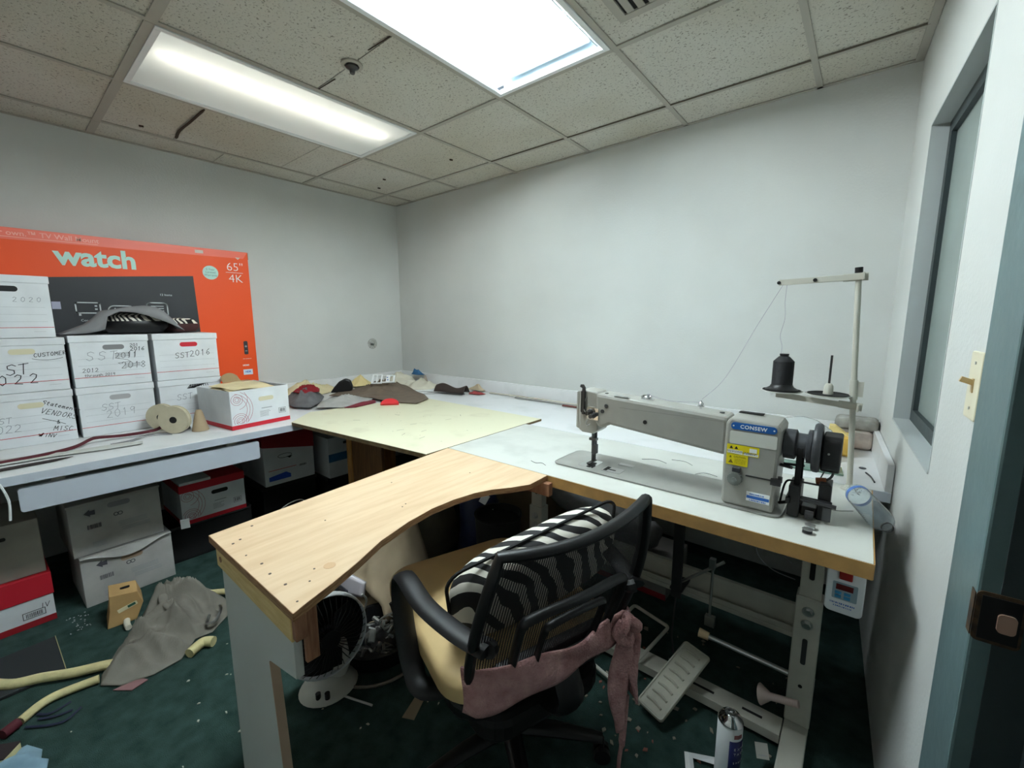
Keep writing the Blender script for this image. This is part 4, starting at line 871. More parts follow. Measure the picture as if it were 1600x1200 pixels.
# television carton behind them
t = thing('television_carton', 'large orange and charcoal television carton leaning against the left wall', 'box', (.09, -2.21, CT+.001), PI/2)
TW, TD, THH = 1.64, .135, 1.07
bm = new(); box(bm, -TW/2, TW/2, -TD/2, TD/2, 0, THH); fin('carton_body', bm, ORANGE, t, bev=.003)
y = -TD/2; X = lambda wy: wy+2.21; Z = lambda wz: wz-(CT+.001)
def ply(pts, m, name, o=.0008, par=None):
    bm = new(); prism(bm, pts, y-o, y, Ry); return fin(name, bm, m, par or t)
ply([(-.82, Z(1.775)), (X(-1.42), Z(1.795)), (X(-1.392), Z(1.84)), (-.82, Z(1.84))], SALMON, 'top_band', .0006)  # lighter salmon band along the top of the carton front
bm = new(); text(bm, 'choose your own.\u2122 TV Wall Mount', .036, MT(X(-2.155), y-.0008, Z(1.803)) @ FR, align='RIGHT', bold=.0004); box(bm, -.82, X(-2.16), y-.0012, y-.0006, Z(1.793), Z(1.796)); fin('lettering', bm, mat('soft_pink_print', (250, 176, 160), .6), t)
bm = new(); text(bm, 'watch', .140, MT(X(-2.340), y-.0005, Z(1.675)) @ FR, bold=.0045, ext=.0006); fin('lettering', bm, MINT, t)
ply([(-.6, Z(1.22)), (X(-1.715), Z(1.22)), (X(-1.725), Z(1.655)), (-.6, Z(1.566))], CHARC, 'screen_print')
bm = new(); cyl(bm, (X(-1.625), y-.001, Z(1.685)), (X(-1.625), y, Z(1.685)), .045, n=36); fin('roundel', bm, MINT, t)
bm = new()
for k, s in enumerate(('2-Year', 'Limited', 'Warranty')): text(bm, s, .019, MT(X(-1.625), y-.0013, Z(1.700-k*.019)) @ FR, align='CENTER')
fin('lettering', bm, mat('grey_green_ink', (110, 140, 136), .6), t)
bm = new(); text(bm, '65"', .078, MT(X(-1.53), y-.0007, Z(1.708)) @ FR, bold=-.0012); text(bm, '4K', .078, MT(X(-1.522), y-.0007, Z(1.630)) @ FR, bold=-.0012); box(bm, X(-1.535), X(-1.43), y-.001, y, Z(1.694), Z(1.6965)); fin('lettering', bm, WHITEP, t)
bm = new()
def rr_out(cx, cz, w_, h_, rad, wd): stroke(bm, [(cx+p[0], cz+p[1]) for p in rrect(w_, h_, rad)]+[(cx+w_/2, cz+h_/2-rad)], wd, y-.0008)
rr_out(X(-2.238), Z(1.441), .10, .058, .006, .006); stroke(bm, [(X(-2.275), Z(1.408)), (X(-2.275), Z(1.400))], .01, y-.0008); stroke(bm, [(X(-2.20), Z(1.408)), (X(-2.20), Z(1.400))], .01, y-.0008)
for dx in (-.012, 0): stroke(bm, [(X(-2.208), Z(1.452+dx*1.5)), (X(-2.203), Z(1.452+dx*1.5))], .008, y-.0008)
fin('icon_print', bm, mat('icon_grey', (198, 204, 204), .6), t); bm = new()
rr_out(X(-2.095), Z(1.425), .12, .06, .028, .006); stroke(bm, [(X(-2.135), Z(1.43)), (X(-2.115), Z(1.43))], .006, y-.0008); stroke(bm, [(X(-2.125), Z(1.42)), (X(-2.125), Z(1.44))], .006, y-.0008); stroke(bm, [(X(-2.065), Z(1.43)), (X(-2.06), Z(1.43))], .01, y-.0008)
fin('icon_print', bm, mat('icon_grey', (198, 204, 204), .6), t); bm = new()
rr_out(X(-1.928), Z(1.435), .10, .085, .018, .006)
for k in range(4): stroke(bm, [(X(-1.958), Z(1.415+k*.014)), (X(-1.898), Z(1.415+k*.014))], .004, y-.0008)
fin('icon_print', bm, mat('icon_grey', (198, 204, 204), .6), t); bm = new()
text(bm, '12 Items', .018, MT(X(-1.91), y-.0013, Z(1.522)) @ FR)
fin('icon_print', bm, mat('icon_grey', (198, 204, 204), .6), t); bm = new(); text(bm, 'Console', .018, MT(X(-2.275), y-.0013, Z(1.365)) @ FR)
fin('icon_print', bm, mat('icon_grey', (198, 204, 204), .6), t)
bm = new(); box(bm, X(-2.379), X(-2.345), y-.0014, y-.0008, Z(1.432), Z(1.472)); fin('screen_patch', bm, mat('lilac_grey', (170, 170, 190), .6), t)
bm = new(); prism(bm, rrect(.026, .095, .008), 0, .0012, MT(X(-1.455), y, Z(1.175), 0, PI/2)); rm = fin('remote_print', bm, CHARC, t)
bm = new(); cyl(bm, (X(-1.455), y-.0018, Z(1.185)), (X(-1.455), y-.0012, Z(1.185)), .007, n=14); box(bm, X(-1.462), X(-1.448), y-.0018, y-.0012, Z(1.150), Z(1.155)); fin('remote_buttons', bm, LINE, rm)
bm = new(); text(bm, 'HDMI', .016, MT(X(-1.465), y-.0007, Z(1.045)) @ FR, align='CENTER', bold=.0004); barcode(bm, X(-1.48), Z(1.095), .055, .003, y); fin('lettering', bm, WHITEP, t)
bm = new(); box(bm, X(-1.485), X(-1.425), y-.001, y, Z(.982), Z(1.02)); q = fin('logo_patch', bm, mat('pale_blue_print', (206, 220, 232), .6), t)
bm = new(); text(bm, 'HDR', .018, MT(X(-1.455), y-.0014, Z(.997)) @ FR, align='CENTER', bold=.0006); fin('lettering', bm, mat('sticker_blue', (40, 104, 190), .5), t)
bm = new(); box(bm, X(-1.70), X(-1.655), y-.0014, y-.0006, Z(1.805), Z(1.825)); prism(bm, [(X(-1.47), Z(1.80)), (X(-1.455), Z(1.785)), (X(-1.44), Z(1.80))], y-.0014, y-.0006, Ry); fin('torn_patch', bm, mat('torn_white', (214, 200, 190), .8), t)
bm = new(); sheet(bm, lambda a, b: Vector((TW/2+.001+.025*b*a, -TD/2+TD*b*.5, THH-.05-.0+.05*a)), 4, 4, .002); fin('corner_flap', bm, KRAFT, t)

# fabric and pouches on top of the file boxes
FAB = mat('grey_felt', (128, 128, 130), .95, bump=.1, bs=200)
zt = z2+.266
def pouch(x, y, sc, m, label):
    M = MT(x, y, zt) @ Matrix.Diagonal(sc+(1,))
    bm = new(); lathe(bm, [(.02, .002), (.07, .004), (.085, .022), (.084, .040), (.07, .056), (.05, .062), (.01, .064)], 32, M); o = tag(fin('fabric_pouch', bm, m, smooth=True), label, 'pouch')
    bm = new(); lathe(bm, [(.0845, .0402), (.0715, .0570), (.05, .0635), (.012, .0655), (.001, .0656)], 32, M, cap=False); fin('zebra_panel', bm, zebra('zebra_small', 22), o, smooth=True)
pouch(.36, -2.075, (1.15, 1.72, 1.75), BLACK, 'black padded pouch with zebra top under the grey felt on the file boxes')
pouch(.27, -1.86, (1.0, 1.25, 1.35), mat('maroon_fabric', (66, 36, 36), .8), 'dark maroon padded pouch with zebra top on the SST 2016 box')
prof = [(-2.39, 1.301, 1.302), (-2.34, 1.303, 1.325), (-2.29, 1.306, 1.35), (-2.25, 1.315, 1.385), (-2.226, 1.325, 1.415), (-2.21, 1.39, 1.424), (-2.16, 1.418, 1.432), (-2.10, 1.413, 1.446), (-2.05, 1.398, 1.452), (-2.0, 1.376, 1.447), (-1.96, 1.358, 1.42), (-1.92, 1.335, 1.37), (-1.885, 1.312, 1.318)]
bm = new(); rows = []
for yy, lo, hi in prof:
    f1 = max(.0, min(1, (yy+2.0)/.1)); xb = .19
    rows.append([bm.verts.new(q) for q in ((.492, yy+.004, lo), (.485, yy, (lo+hi)/2+.003), (.462, yy, hi), (.36, yy, max(hi-.004+.004, 1.305) if hi > 1.34 else hi+.002), (.26, yy, max(1.302, 1.30+(hi-1.30)*.75)), (xb, yy, 1.302+.2*max(0, hi-1.40)))])
for A_, B_ in zip(rows[:-1], rows[1:]):
    for k in range(5): bm.faces.new((A_[k], A_[k+1], B_[k+1], B_[k]))
o = tag(fin('felt_offcut', bm, FAB, smooth=2), 'pointed grey felt offcut draped over the black pouch on the boxes', 'fabric'); o.modifiers.new('s', 'SOLIDIFY').thickness = .002

# tape rolls, ribbons and paper on the left counter
TAPE = mat('tape_side', (196, 186, 160), .6, var=.04, vs=30)
def roll(x, y, rad, wd, rz, label):
    t = thing('tape_roll', label, 'tape roll', (x, y, CT+.001), rz)
    M = MT(0, 0, rad, 0, PI/2)
    bm = new(); lathe(bm, [(rad*.14, -wd/2), (rad, -wd/2), (rad, -wd/2+.004), (rad-.004, -wd/2+.005), (rad-.004, wd/2-.005), (rad, wd/2-.004), (rad, wd/2), (rad*.14, wd/2)], 44, M, cap=False); fin('roll_body', bm, TAPE, t, smooth=True)
    bm = new(); lathe(bm, [(rad*.05, -wd/2-.001), (rad*.24, -wd/2-.001), (rad*.24, wd/2+.001), (rad*.05, wd/2+.001)], 24, M, cap=False); lathe(bm, [(.001, -wd/2+.003), (rad*.24, -wd/2+.003), (rad*.24, wd/2-.003), (.001, wd/2-.003)], 24, M); fin('core', bm, BLACK, t, smooth=True)
roll(.765, -2.035, .074, .03, math.radians(92-45), 'large beige tape roll with black core standing in front of the file boxes')
roll(.62, -2.06, .072, .03, math.radians(92-45), 'second beige tape roll standing directly behind the front one')
bm = new(); MAR = mat('maroon_ribbon', (84, 22, 34), .7)
R_ = smooth_pts([(.700, -2.06, CT+.05), (.70, -2.10, CT+.02), (.70, -2.17, CT+.014), (.68, -2.25, CT+.012), (.69, -2.33, CT+.022), (.70, -2.36, CT+.02), (.75, -2.42, CT+.006), (.80, -2.52, CT+.004), (.82, -2.66, CT+.004), (.84, -2.8, CT+.004)], 8)
def rib(a, b): k = a*(len(R_)-1); i = min(int(k), len(R_)-2); p = R_[i].lerp(R_[i+1], k-i); return p+Vector((.013*(b-.5)*2, 0, .009*(1-b)))
sheet(bm, rib, 60, 3, .0015); tag(fin('ribbon', bm, MAR, smooth=2), 'dark maroon ribbon trailing from the tape rolls along the counter', 'ribbon')
bm = new(); star(bm, [(.72, -2.75), (.80, -2.45), (.82, -2.25), (.85, -2.19), (.905, -2.20), (.90, -2.32), (.86, -2.5), (.86, -2.75)], lambda x, y, q: CT+.0008+.003*q, 4, thick=.0015); tag(fin('paper_sheet', bm, mat('grey_paper', (196, 196, 190), .7)), 'long pale grey curled paper strip lying near the counter front edge', 'paper')
bm = new(); star(bm, [(.915, -2.75), (.905, -2.48), (.915, -2.44), (.945, -2.5), (.965, -2.75)], lambda x, y, q: CT+.0008, 2, thick=.002); tag(fin('fabric_strip', bm, mat('dark_brown_strip', (44, 34, 34), .8)), 'dark brown narrow fabric strip at the far left of the counter', 'fabric')
bm = new()
for k in range(7): tube(bm, smooth_pts([(.74+.01*k, -2.06, CT+.003), (.72+.006*k, -2.15, CT+.006+.002*(k % 3)), (.77+.008*k, -2.22, CT+.005), (.78+.01*k, -2.30, CT+.003)], 5), .0008, 4)
tag(fin('loose_thread', bm, mat('thread_grey', (120, 120, 124), .8)), 'tangle of grey threads beside the maroon ribbon', 'thread', kind='stuff')
t = thing('paper_cone', 'tan kraft cone leaning between tape rolls and open carton', 'cone', (.80, -1.935, CT+.001))
bm = new(); lathe(bm, [(.040, .001), (.036, .02), (.018, .10), (.012, .115)], 22, Matrix.Rotation(.0, 4, 'Y')); fin('shell', bm, mat('cone_tan', (156, 136, 108), .8), t, smooth=True)
bm = new(); star(bm, [(.60, -2.0), (.66, -1.95), (.72, -1.96), (.74, -1.99), (.70, -2.01)], lambda x, y, q: CT+.002+.10*(1-q)**.6, 8, thick=.002); tag(fin('fabric_scrap', bm, mat('grey_white_mix', (120, 118, 120), .9, c2=(60, 56, 58), vs=30), smooth=2), 'crumpled grey and white scrap tucked behind the front tape roll', 'fabric')

# scraps at the room corner
def scrap(label, out, hf, m, name='fabric_scrap', z=None, rings=9, thick=.003, cat='fabric', c=None):
    z0 = (CT+.0145) if z is None else z; sd = len(label); fo = lambda x, y, q: hf(x, y, q)*(1+.38*(1-abs(math.sin(x*31+y*(17 if sd % 2 else -23)+sd+3*nz(x, y, 6, sd)))**.7*1.4)*min(1, (1-q)*3)) if hf(x, y, q) > .008 else hf(x, y, q)
    bm = new(); star(bm, out, lambda x, y, q: z0+max(0, fo(x, y, q)), rings+5, c=c, thick=thick, edge=.0006); return tag(fin(name, bm, m, smooth=2), label, cat)
HIDE = mat('brown_hide', (116, 102, 88), .8, var=.1, vs=15)
def hh(x, y, q): return .085*math.exp(-((x-.55)**2/.02+(y+.60)**2/.05))*(1-.3*q)+.004
scrap('large brown leather piece tented over the cream board corner', [(.42, -1.0), (.24, -.75), (.22, -.45), (.42, -.38), (.68, -.42), (.95, -.50), (1.12, -.60), (1.20, -.77), (1.02, -.84), (.75, -.85), (.60, -.95)], lambda x, y, q: hh(x, y, q), HIDE, z=CT+.0155, rings=16)
GSC = mat('grey_shiny', (176, 174, 170), .45, var=.1, vs=14)
scrap('silvery grey fabric scrap hanging over the cream board front', [(.78, -1.28), (.92, -1.17), (.90, -.98), (.80, -.86), (.62, -.88), (.52, -1.02), (.62, -1.17)], lambda x, y, q: .035*(1-q)+.012*math.sin(x*30+y*14)*(1-q)+.004, GSC, z=CT+.0155)
scrap('dark red folded fabric under the silvery grey scrap', [(.93, -1.16), (.97, -1.10), (.93, -.92), (.84, -.87), (.86, -.95), (.9, -1.1)], lambda x, y, q: .018*(1-q), mat('wine_fabric', (112, 32, 44), .8), z=CT+.0155)
scrap('grey and red garment scrap beside the open carton', [(.62, -1.36), (.74, -1.30), (.62, -1.17), (.40, -1.03), (.18, -.98), (.14, -1.10), (.30, -1.30)], lambda x, y, q: .07*(1-q**2)+.01*math.sin(x*24+y*9)*(1-q), mat('slate_fabric', (112, 112, 114), .85, var=.15, vs=12), z=CT+.0155)
scrap('crimson fabric patch on the grey garment scrap', [(.50, -1.25), (.52, -1.12), (.38, -1.05), (.25, -1.05), (.26, -1.16), (.38, -1.25)], lambda x, y, q: .083-.02*q, mat('crimson_fabric', (138, 28, 38), .85), z=CT+.0155)
t = thing('ear_pad', 'glossy black rounded foam pad standing on edge among the scraps', 'pad', (.33, -.84, CT+.017), .9)
bm = new(); prism(bm, [(-.09, 0), (.07, 0), (.085, .05), (.07, .10), (.03, .115), (-.02, .09), (-.06, .045)], -.02, .02, Ry); fin('pad', bm, BLACK, t, bev=.012)
t = thing('red_disc', 'small flat red rounded plastic piece on the cream board', 'plastic piece', (1.08, -.91, CT+.0146), .85)
bm = new(); prism(bm, arc(0, 0, .062, 0, 180, 18), 0, .016, Matrix.Rotation(.45, 4, 'X')); fin('disc', bm, mat('bright_red', (206, 48, 52), .5), t, bev=.003)
# white plastic bracket
t = thing('plastic_bracket', 'white plastic bracket with cut-outs resting on the brown leather', 'bracket', (.60, -.60, CT+.105), .85)
MB2 = MT(-.02, -.03, .02, 0, .5)
bm = new()
for x0, x1, y0, y1 in ((-.09, -.075, -.06, .06), (-.055, -.045, -.06, .06), (-.02, -.008, -.06, .06), (.075, .09, -.05, .05), (-.09, -.008, -.06, -.048), (-.09, -.008, .048, .06), (-.008, .09, -.05, -.038), (-.008, .09, .038, .05), (.02, .05, -.038, .038)): box(bm, x0, x1, y0, y1, 0, .008, MB2)
fin('lattice', bm, WHITEP, t, bev=.001)
bm = new()
for p in ((.03, .015), (.035, -.018)): cyl(bm, MB2 @ Vector((p[0], p[1], .008)), MB2 @ Vector((p[0], p[1], .0087)), .006, n=12)
fin('hole', bm, BLUE, t)
CRM = mat('cream_cloth', (220, 214, 196), .9, var=.06, vs=8)
scrap('pale yellow cloth heap against the left wall behind the carton', [(.03, -1.30), (.22, -1.28), (.24, -1.0), (.14, -.78), (.03, -.75)], lambda x, y, q: .09*(1-q)**.7+.01*math.sin(y*22), mat('butter_cloth', (228, 214, 172), .9, var=.06, vs=9), z=CT+.003)
scrap('crumpled yellow tissue leaning on the left wall splash', [(.03, -.62), (.12, -.60), (.14, -.48), (.08, -.40), (.03, -.42)], lambda x, y, q: .09*(1-q)+.01, mat('tissue_yellow', (226, 206, 150), .9), z=CT+.003)
scrap('cream fabric pile in the far corner of the counter', [(.05, -.33), (.30, -.40), (.42, -.30), (.40, -.12), (.28, -.04), (.06, -.05)], lambda x, y, q: .085*(1-q*q)+.012*math.sin(x*28+y*19)*(1-q), CRM, z=CT+.003)
scrap('off-white fabric fold to the right of the corner pile', [(.42, -.38), (.62, -.40), (.72, -.25), (.66, -.08), (.46, -.05), (.43, -.2)], lambda x, y, q: .06*(1-q*q)+.008*math.sin(x*40)*(1-q), CRM, z=CT+.003)
scrap('blue cloth tuft on top of the cream pile in the corner', [(.27, -.10), (.36, -.11), (.42, -.06), (.36, -.03), (.28, -.035)], lambda x, y, q: .085+.045*(1-q), mat('denim_blue', (44, 92, 132), .9), z=CT+.003)
scrap('grey-brown cloth below the blue tuft in the corner', [(.43, -.13), (.47, -.06), (.44, -.035), (.425, -.045)], lambda x, y, q: .07*(1-q), mat('taupe_cloth', (150, 136, 124), .9), z=CT+.003)
scrap('white paper sheet lying in front of the cream pile', [(.50, -.50), (.80, -.46), (.95, -.30), (.90, -.15), (.74, -.20), (.62, -.41)], lambda x, y, q: .003, WHITEP, name='paper_sheet', z=CT+.001, thick=.001, cat='paper')
scrap('small dark red cloth between white paper and cream pile', [(.43, -.43), (.50, -.42), (.52, -.385), (.46, -.39)], lambda x, y, q: .02*(1-q)+.002, mat('wine_fabric', (112, 32, 44), .8), z=CT+.008)
DB = mat('dark_brown_vinyl', (62, 52, 48), .6)
t = thing('vinyl_pouch', 'dark brown folded vinyl pouch lying open by the back wall', 'pouch', (.95, -.22, CT+.003), .2)
bm = new(); sheet(bm, lambda a, b: Vector((-.14+.30*a, -.05+.09*b, .004+.055*math.sin(PI*b)*(.9+.3*math.sin(a*7)))), 20, 8, .004); fin('panel', bm, DB, t, smooth=2)
bm = new(); sheet(bm, lambda a, b: Vector((-.26+.44*a, -.10+.04*b*a, .002+.006*a)), 14, 2, .004); fin('flap', bm, mat('near_black_brown', (36, 30, 32), .6), t)
scrap('red and grey twisted cloth strip right of the vinyl pouch', [(1.14, -.20), (1.24, -.18), (1.26, -.13), (1.16, -.12), (1.1, -.15)], lambda x, y, q: .02*(1-q)+.003, mat('brick_red_cloth', (150, 62, 62), .9), z=CT+.002)
scrap('beige foam offcut leaning on the back splash', [(1.0, -.075), (1.16, -.07), (1.17, -.035), (1.02, -.035)], lambda x, y, q: .05*(1-q)+.01, mat('beige_offcut', (188, 172, 146), .9), z=CT+.002, name='foam_offcut')
for k, (x0, x1, yy, c, lab) in enumerate(((1.25, 2.2, -.055, (196, 190, 176), 'long beige trim strip lying along the back splash'), (1.55, 2.85, -.095, (150, 148, 144), 'long grey rubber strip along the back of the counter'), (2.0, 2.75, -.13, (112, 62, 58), 'reddish brown cord strip behind the machine head'))):
    bm = new(); tube(bm, smooth_pts([(x0, yy-.01, CT+.009), ((x0+x1)/2, yy+.008, CT+.009), (x1, yy-.012, CT+.009)], 10), .008, 8, sx=1.6, sy=.7); tag(fin('trim_strip', bm, mat('strip_%d' % k, c, .7)), lab, 'strip')
# things on the counter behind the machine wheel
t = thing('yellow_foam_block', 'mustard yellow foam block behind the thread stand pole', 'foam block', (3.535, -.28, CT+.001), .05)
bm = new(); box(bm, -.045, .045, -.02, .10, 0, .085); fin('block', bm, mat('mustard_foam', (220, 176, 84), .9, bump=.2, bs=90), t, bev=.006)
bm = new(); prism(bm, [(-.045, .0855), (.03, .0855), (-.02, .125), (-.04, .125)], 0, .06, Ry); fin('folded_top', bm, mat('pale_mustard', (232, 208, 140), .9), t)
t = thing('clear_plastic_bag', 'puffy translucent plastic bag behind the machine handwheel', 'bag', (3.40, -.40, CT+.001))
bm = new(); lathe(bm, [(.03, .0), (.10, .02), (.12, .07), (.10, .13), (.05, .165), (.01, .175)], 26, Matrix.Diagonal((1.1, .7, 1, 1)))
for v in bm.verts: v.co += Vector((nz(v.co.x, v.co.z, 22, 3), nz(v.co.y, v.co.z, 22, 5), 0))*.012
fin('bag_film', bm, mat('plastic_film', (236, 240, 240), .15, trans=.6, ior=1.1, alpha=.75), t, smooth=True)
t = thing('wrapped_bundle', 'dusty grey wrapped bundle in the right corner of the counter', 'bundle', (3.585, -.085, CT+.001))
bm = new(); prism(bm, rrect(.13, .085, .02), -.05, .05, MT(0, 0, .045, 0, PI/2)); fin('lower_roll', bm, mat('dusty_pink_grey', (186, 172, 162), .8, c2=(140, 132, 126), vs=14), t, bev=.01)
bm = new(); prism(bm, rrect(.16, .055, .02), -.045, .045, MT(-.0, -.0, .116, 0, PI/2)); fin('upper_roll', bm, mat('dusty_grey', (176, 176, 170), .8, c2=(120, 118, 112), vs=14), t, bev=.01)
t = thing('glass_plate', 'small green-edged glass sheet lying behind the handwheel', 'glass plate', (3.44, -.56, CT+.001), .1)
bm = new(); box(bm, -.12, .12, -.05, .05, 0, .006); fin('plate', bm, mat('green_glass', (150, 184, 170), .1, trans=.5), t)
bm = new(); tube(bm, smooth_pts([(3.63, -.50, CT+.003), (3.645, -.55, CT+.004), (3.655, -.61, CT+.003)], 5), .003, 6); cyl(bm, (3.62, -.44, CT+.001), (3.62, -.44, CT+.004), .012, n=8); tag(fin('metal_clip', bm, DGREY), 'dark bent metal clip at the right end of the counter', 'clip')
# ================================================================ under the counters
def leafprint(t, hw, y, h_, m):
    bm = new(); M = MT(-hw+.075, y, h_-.055, 0, PI/2)
    prism(bm, [(-.022, 0), (0, .018), (0, .010), (.018, .012), (.018, -.012), (0, -.010), (0, -.018)], 0, .0007, M)
    # the figure eight mark
    stroke(bm, [(p[0], p[1]) for p in arc(-.005, h_-.092, .008, 0, 360, 16)], .003, y); stroke(bm, arc(.011, h_-.092, .008, 0, 360, 16), .003, y)
    barcode(bm, -hw+.06, h_-.135, .05, .022, y); fin('printed_mark', bm, m, t)
    bm = new()
    for i in range(4): box(bm, -hw+.07, -hw+.12, y-.0006, y, .03+i*.007, .032+i*.007); box(bm, .0, .11, y-.0006, y, .10+i*.007, .102+i*.007)
    for i in range(3): box(bm, .01, .12, y-.0006, y, .075+i*.007, .077+i*.007)
    box(bm, -.02, .02, y-.0006, y, h_-.022, h_-.02)
    fin('print_lines', bm, LINE, t)
MK = mat('soft_black_print', (70, 70, 78), .7)
h1 = .252
t = banker('storage_box', 'grey-white storage box with arrow and 8 mark, lower of the pair under the counter', .35, .36, h1, (.622, -2.30, 0), PI/2+.04, lid=False, m=CARTON_G, lines=False, hole=mat('torn_tan', (160, 138, 116), .8))
leafprint(t, .175, -.18, h1, MK)
bm = new(); sheet(bm, lambda a, b: Vector((-.174+.348*a, -.185-.01*b, h1-.002-.045*b*math.sin(a*PI)**2-.0)), 14, 3, .002); fin('torn_flap', bm, CARTON_G, t)
bm = new(); box(bm, -.17, .17, -.175, .175, h1-.012, h1-.001); fin('inner_flap', bm, CARTON_G, t)
t = banker('storage_box', 'grey-white storage box with arrow and 8 mark, upper of the pair under the counter', .35, .36, .258, (.607, -2.32, h1+.002), PI/2+.05, lid=True, lidh=.012, m=CARTON_G, lines=False, hole=mat('hand_hole_dim', (130, 130, 132), .8))
leafprint(t, .171, -.1765, .258, MK)
# far-left stack
t = thing('storage_box', 'red-lidded white storage box at the bottom of the far-left floor stack', 'box', (.62, -2.76, 0), PI/2+.03)
bm = new(); box(bm, -.19, .19, -.18, .18, 0, .225); fin('body', bm, CARTON, t, bev=.002)
bm = new(); box(bm, -.194, .194, -.184, .184, .13, .235); fin('lid', bm, RED, t, bev=.003)
bm = new(); box(bm, -.1905, .1905, -.1808, -.18, .001, .03); fin('printed_band', bm, DRED, t)
bm = new(); box(bm, .09, .16, -.1812, -.18, .045, .047); box(bm, .09, .16, -.1812, -.18, .075, .077); box(bm, .09, .092, -.1812, -.18, .047, .075); box(bm, .158, .16, -.1812, -.18, .047, .075); barcode(bm, .1, .05, .05, .02, -.18); write(bm, 'IV', .145, .075, .022, .002, y=-.18); fin('barcode', bm, INK, t)
t = thing('storage_box', 'worn beige-grey carton on the red-lidded box under the counter', 'box', (.60, -2.765, .2365), PI/2+.02)
bm = new(); box(bm, -.19, .19, -.18, .18, 0, .255); fin('body', bm, mat('worn_beige', (172, 166, 156), .8, c2=(140, 134, 124), vs=4), t, bev=.003)
bm = new(); prism(bm, rrect(.06, .016, .007), 0, .0008, MT(.06, -.18, .195, .0, PI/2)); prism(bm, rrect(.05, .016, .007), 0, .0008, MT(-.03, -.18, .175, 0, PI/2)); fin('handle_hole', bm, BLACKM, t)
bm = new(); tube(bm, smooth_pts([(1.072, -2.655, CT-.02), (1.078, -2.64, .68), (1.075, -2.645, .60)], 5), .004, 6); tag(fin('cord', bm, WHITEP), 'thin white cord hanging over the counter edge at far left', 'cord')
# arc box standing on a black crate
t = thing('plastic_crate', 'black crate carrying the circle-print carton under the counter', 'crate', (.50, -1.90, 0), PI/2)
bm = new(); box(bm, -.21, .21, -.17, .17, 0, .012)
for s in (-1, 1):
    box(bm, -.21, .21, s*.17-.006, s*.17+.006, .012, .2); box(bm, s*.21-.006, s*.21+.006, -.164, .164, .012, .2)
fin('crate_shell', bm, BLACKM, t); bm = new(); tube(bm, [(p[0], p[1], .205) for p in rrect(.43, .35, .03)], .008, 6, closed=True); fin('rim', bm, BLACK, t)
t, hw, hd = copybox('closed white carton with red band and circle print under the counter', (.50, -1.882, .2145), PI/2+.02, lid=True)
bm = new(); box(bm, -hw-.003, hw+.003, -hd-.003, hd+.003, .19, .235); fin('lid', bm, RED, t, bev=.002)
bm = new(); box(bm, -.16, -.01, -hd-.004, hd+.0, .2355, .25); fin('loose_flap', bm, CARTON, t)
t = thing('storage_box', 'white carton with blue label and slanting dark red lid under the counter', 'box', (.40, -1.40, .27), PI/2)
bm = new(); box(bm, -.165, .165, -.2, .2, 0, .27); fin('body', bm, CARTON, t, bev=.002)
bm = new(); prism(bm, [(-.17, .27), (.17, .21), (.17, .335), (-.17, .36)], -.205, .205, Ry); fin('lid', bm, DRED, t, bev=.003)
bm = new(); prism(bm, [(-.14, .03), (0.0, .03), (-.0, .055), (-.03, .075), (-.14, .06)], -.2008, -.2, Ry); fin('blue_label', bm, mat('label_blue', (40, 84, 190), .6), t)
bm = new(); stroke(bm, [(p[0]*1.0, p[1]) for p in [(-.03+.045*math.cos(a/8*PI), .19+.014*math.sin(a/8*PI)) for a in range(17)]], .003, -.2); prism(bm, [(-.02, .18), (0, .165), (.02, .18)], -.2008, -.2, Ry); barcode(bm, .06, .09, .05, .014, -.2); fin('print', bm, INK, t)
bm = new(); box(bm, -.14, .04, -.2006, -.2, .1, .104); fin('red_print', bm, RED, t)
t = thing('plastic_crate', 'black crate carrying the carton with blue label', 'crate', (.40, -1.40, 0), PI/2)
bm = new(); box(bm, -.18, .18, -.18, .18, 0, .262); fin('crate_shell', bm, BLACKM, t, bev=.01)
bm = new(); box(bm, -.185, .185, -.185, .185, .24, .268); fin('rim', bm, BLACK, t)
t = thing('storage_box', 'white carton with blue band behind the wooden pedestal', 'box', (.45, -.98, .22), PI/2)
bm = new(); box(bm, -.17, .17, -.2, .2, 0, .30); fin('body', bm, CARTON, t, bev=.002)
bm = new(); box(bm, -.1705, .1705, -.2008, -.2, .12, .18); fin('blue_band', bm, mat('band_blue', (48, 104, 150), .6), t)
bm = new(); box(bm, -.02, .06, -.2016, -.2009, .175, .186); prism(bm, rrect(.07, .02, .008), 0, .001, MT(-.02, -.2, .25, 0, PI/2)); fin('print', bm, INK, t)
t = thing('plastic_crate', 'black crate under the blue-banded carton', 'crate', (.45, -.98, 0), PI/2)
bm = new(); box(bm, -.18, .18, -.18, .18, 0, .215); fin('crate_shell', bm, BLACKM, t, bev=.008)
bm = new(); box(bm, -.184, .184, -.184, .184, .2, .2185); fin('rim', bm, BLACK, t)
t = thing('cardboard_tray', 'brown flattened cardboard tray on the floor before the black crates', 'cardboard', (.80, -1.42, .001), .5)
bm = new(); box(bm, -.17, .17, -.14, .14, 0, .01); box(bm, -.17, -.16, -.14, .14, .01, .06); box(bm, .16, .17, -.14, .14, .01, .05); box(bm, -.16, .16, .13, .14, .01, .07); fin('tray', bm, KRAFT, t)
bm = new(); box(bm, -.16, .2, -.02, .02, .072, .084, MT(0, 0, 0, .4)); fin('slat', bm, mat('pale_slat', (190, 184, 170), .7), t)
bm = new()
for k in range(4): tube(bm, smooth_pts([(.86, -1.75+.05*k, .01), (.84+.03*k, -1.62, .10+.04*k), (.9, -1.55+.03*k, .14+.03*k), (.98, -1.52, .06), (1.0, -1.45, .01)], 8), .0035, 6)
tag(fin('cable', bm, mat('cable_grey', (176, 176, 172), .5)), 'loops of pale grey cable under the counter beside the carton', 'cable')
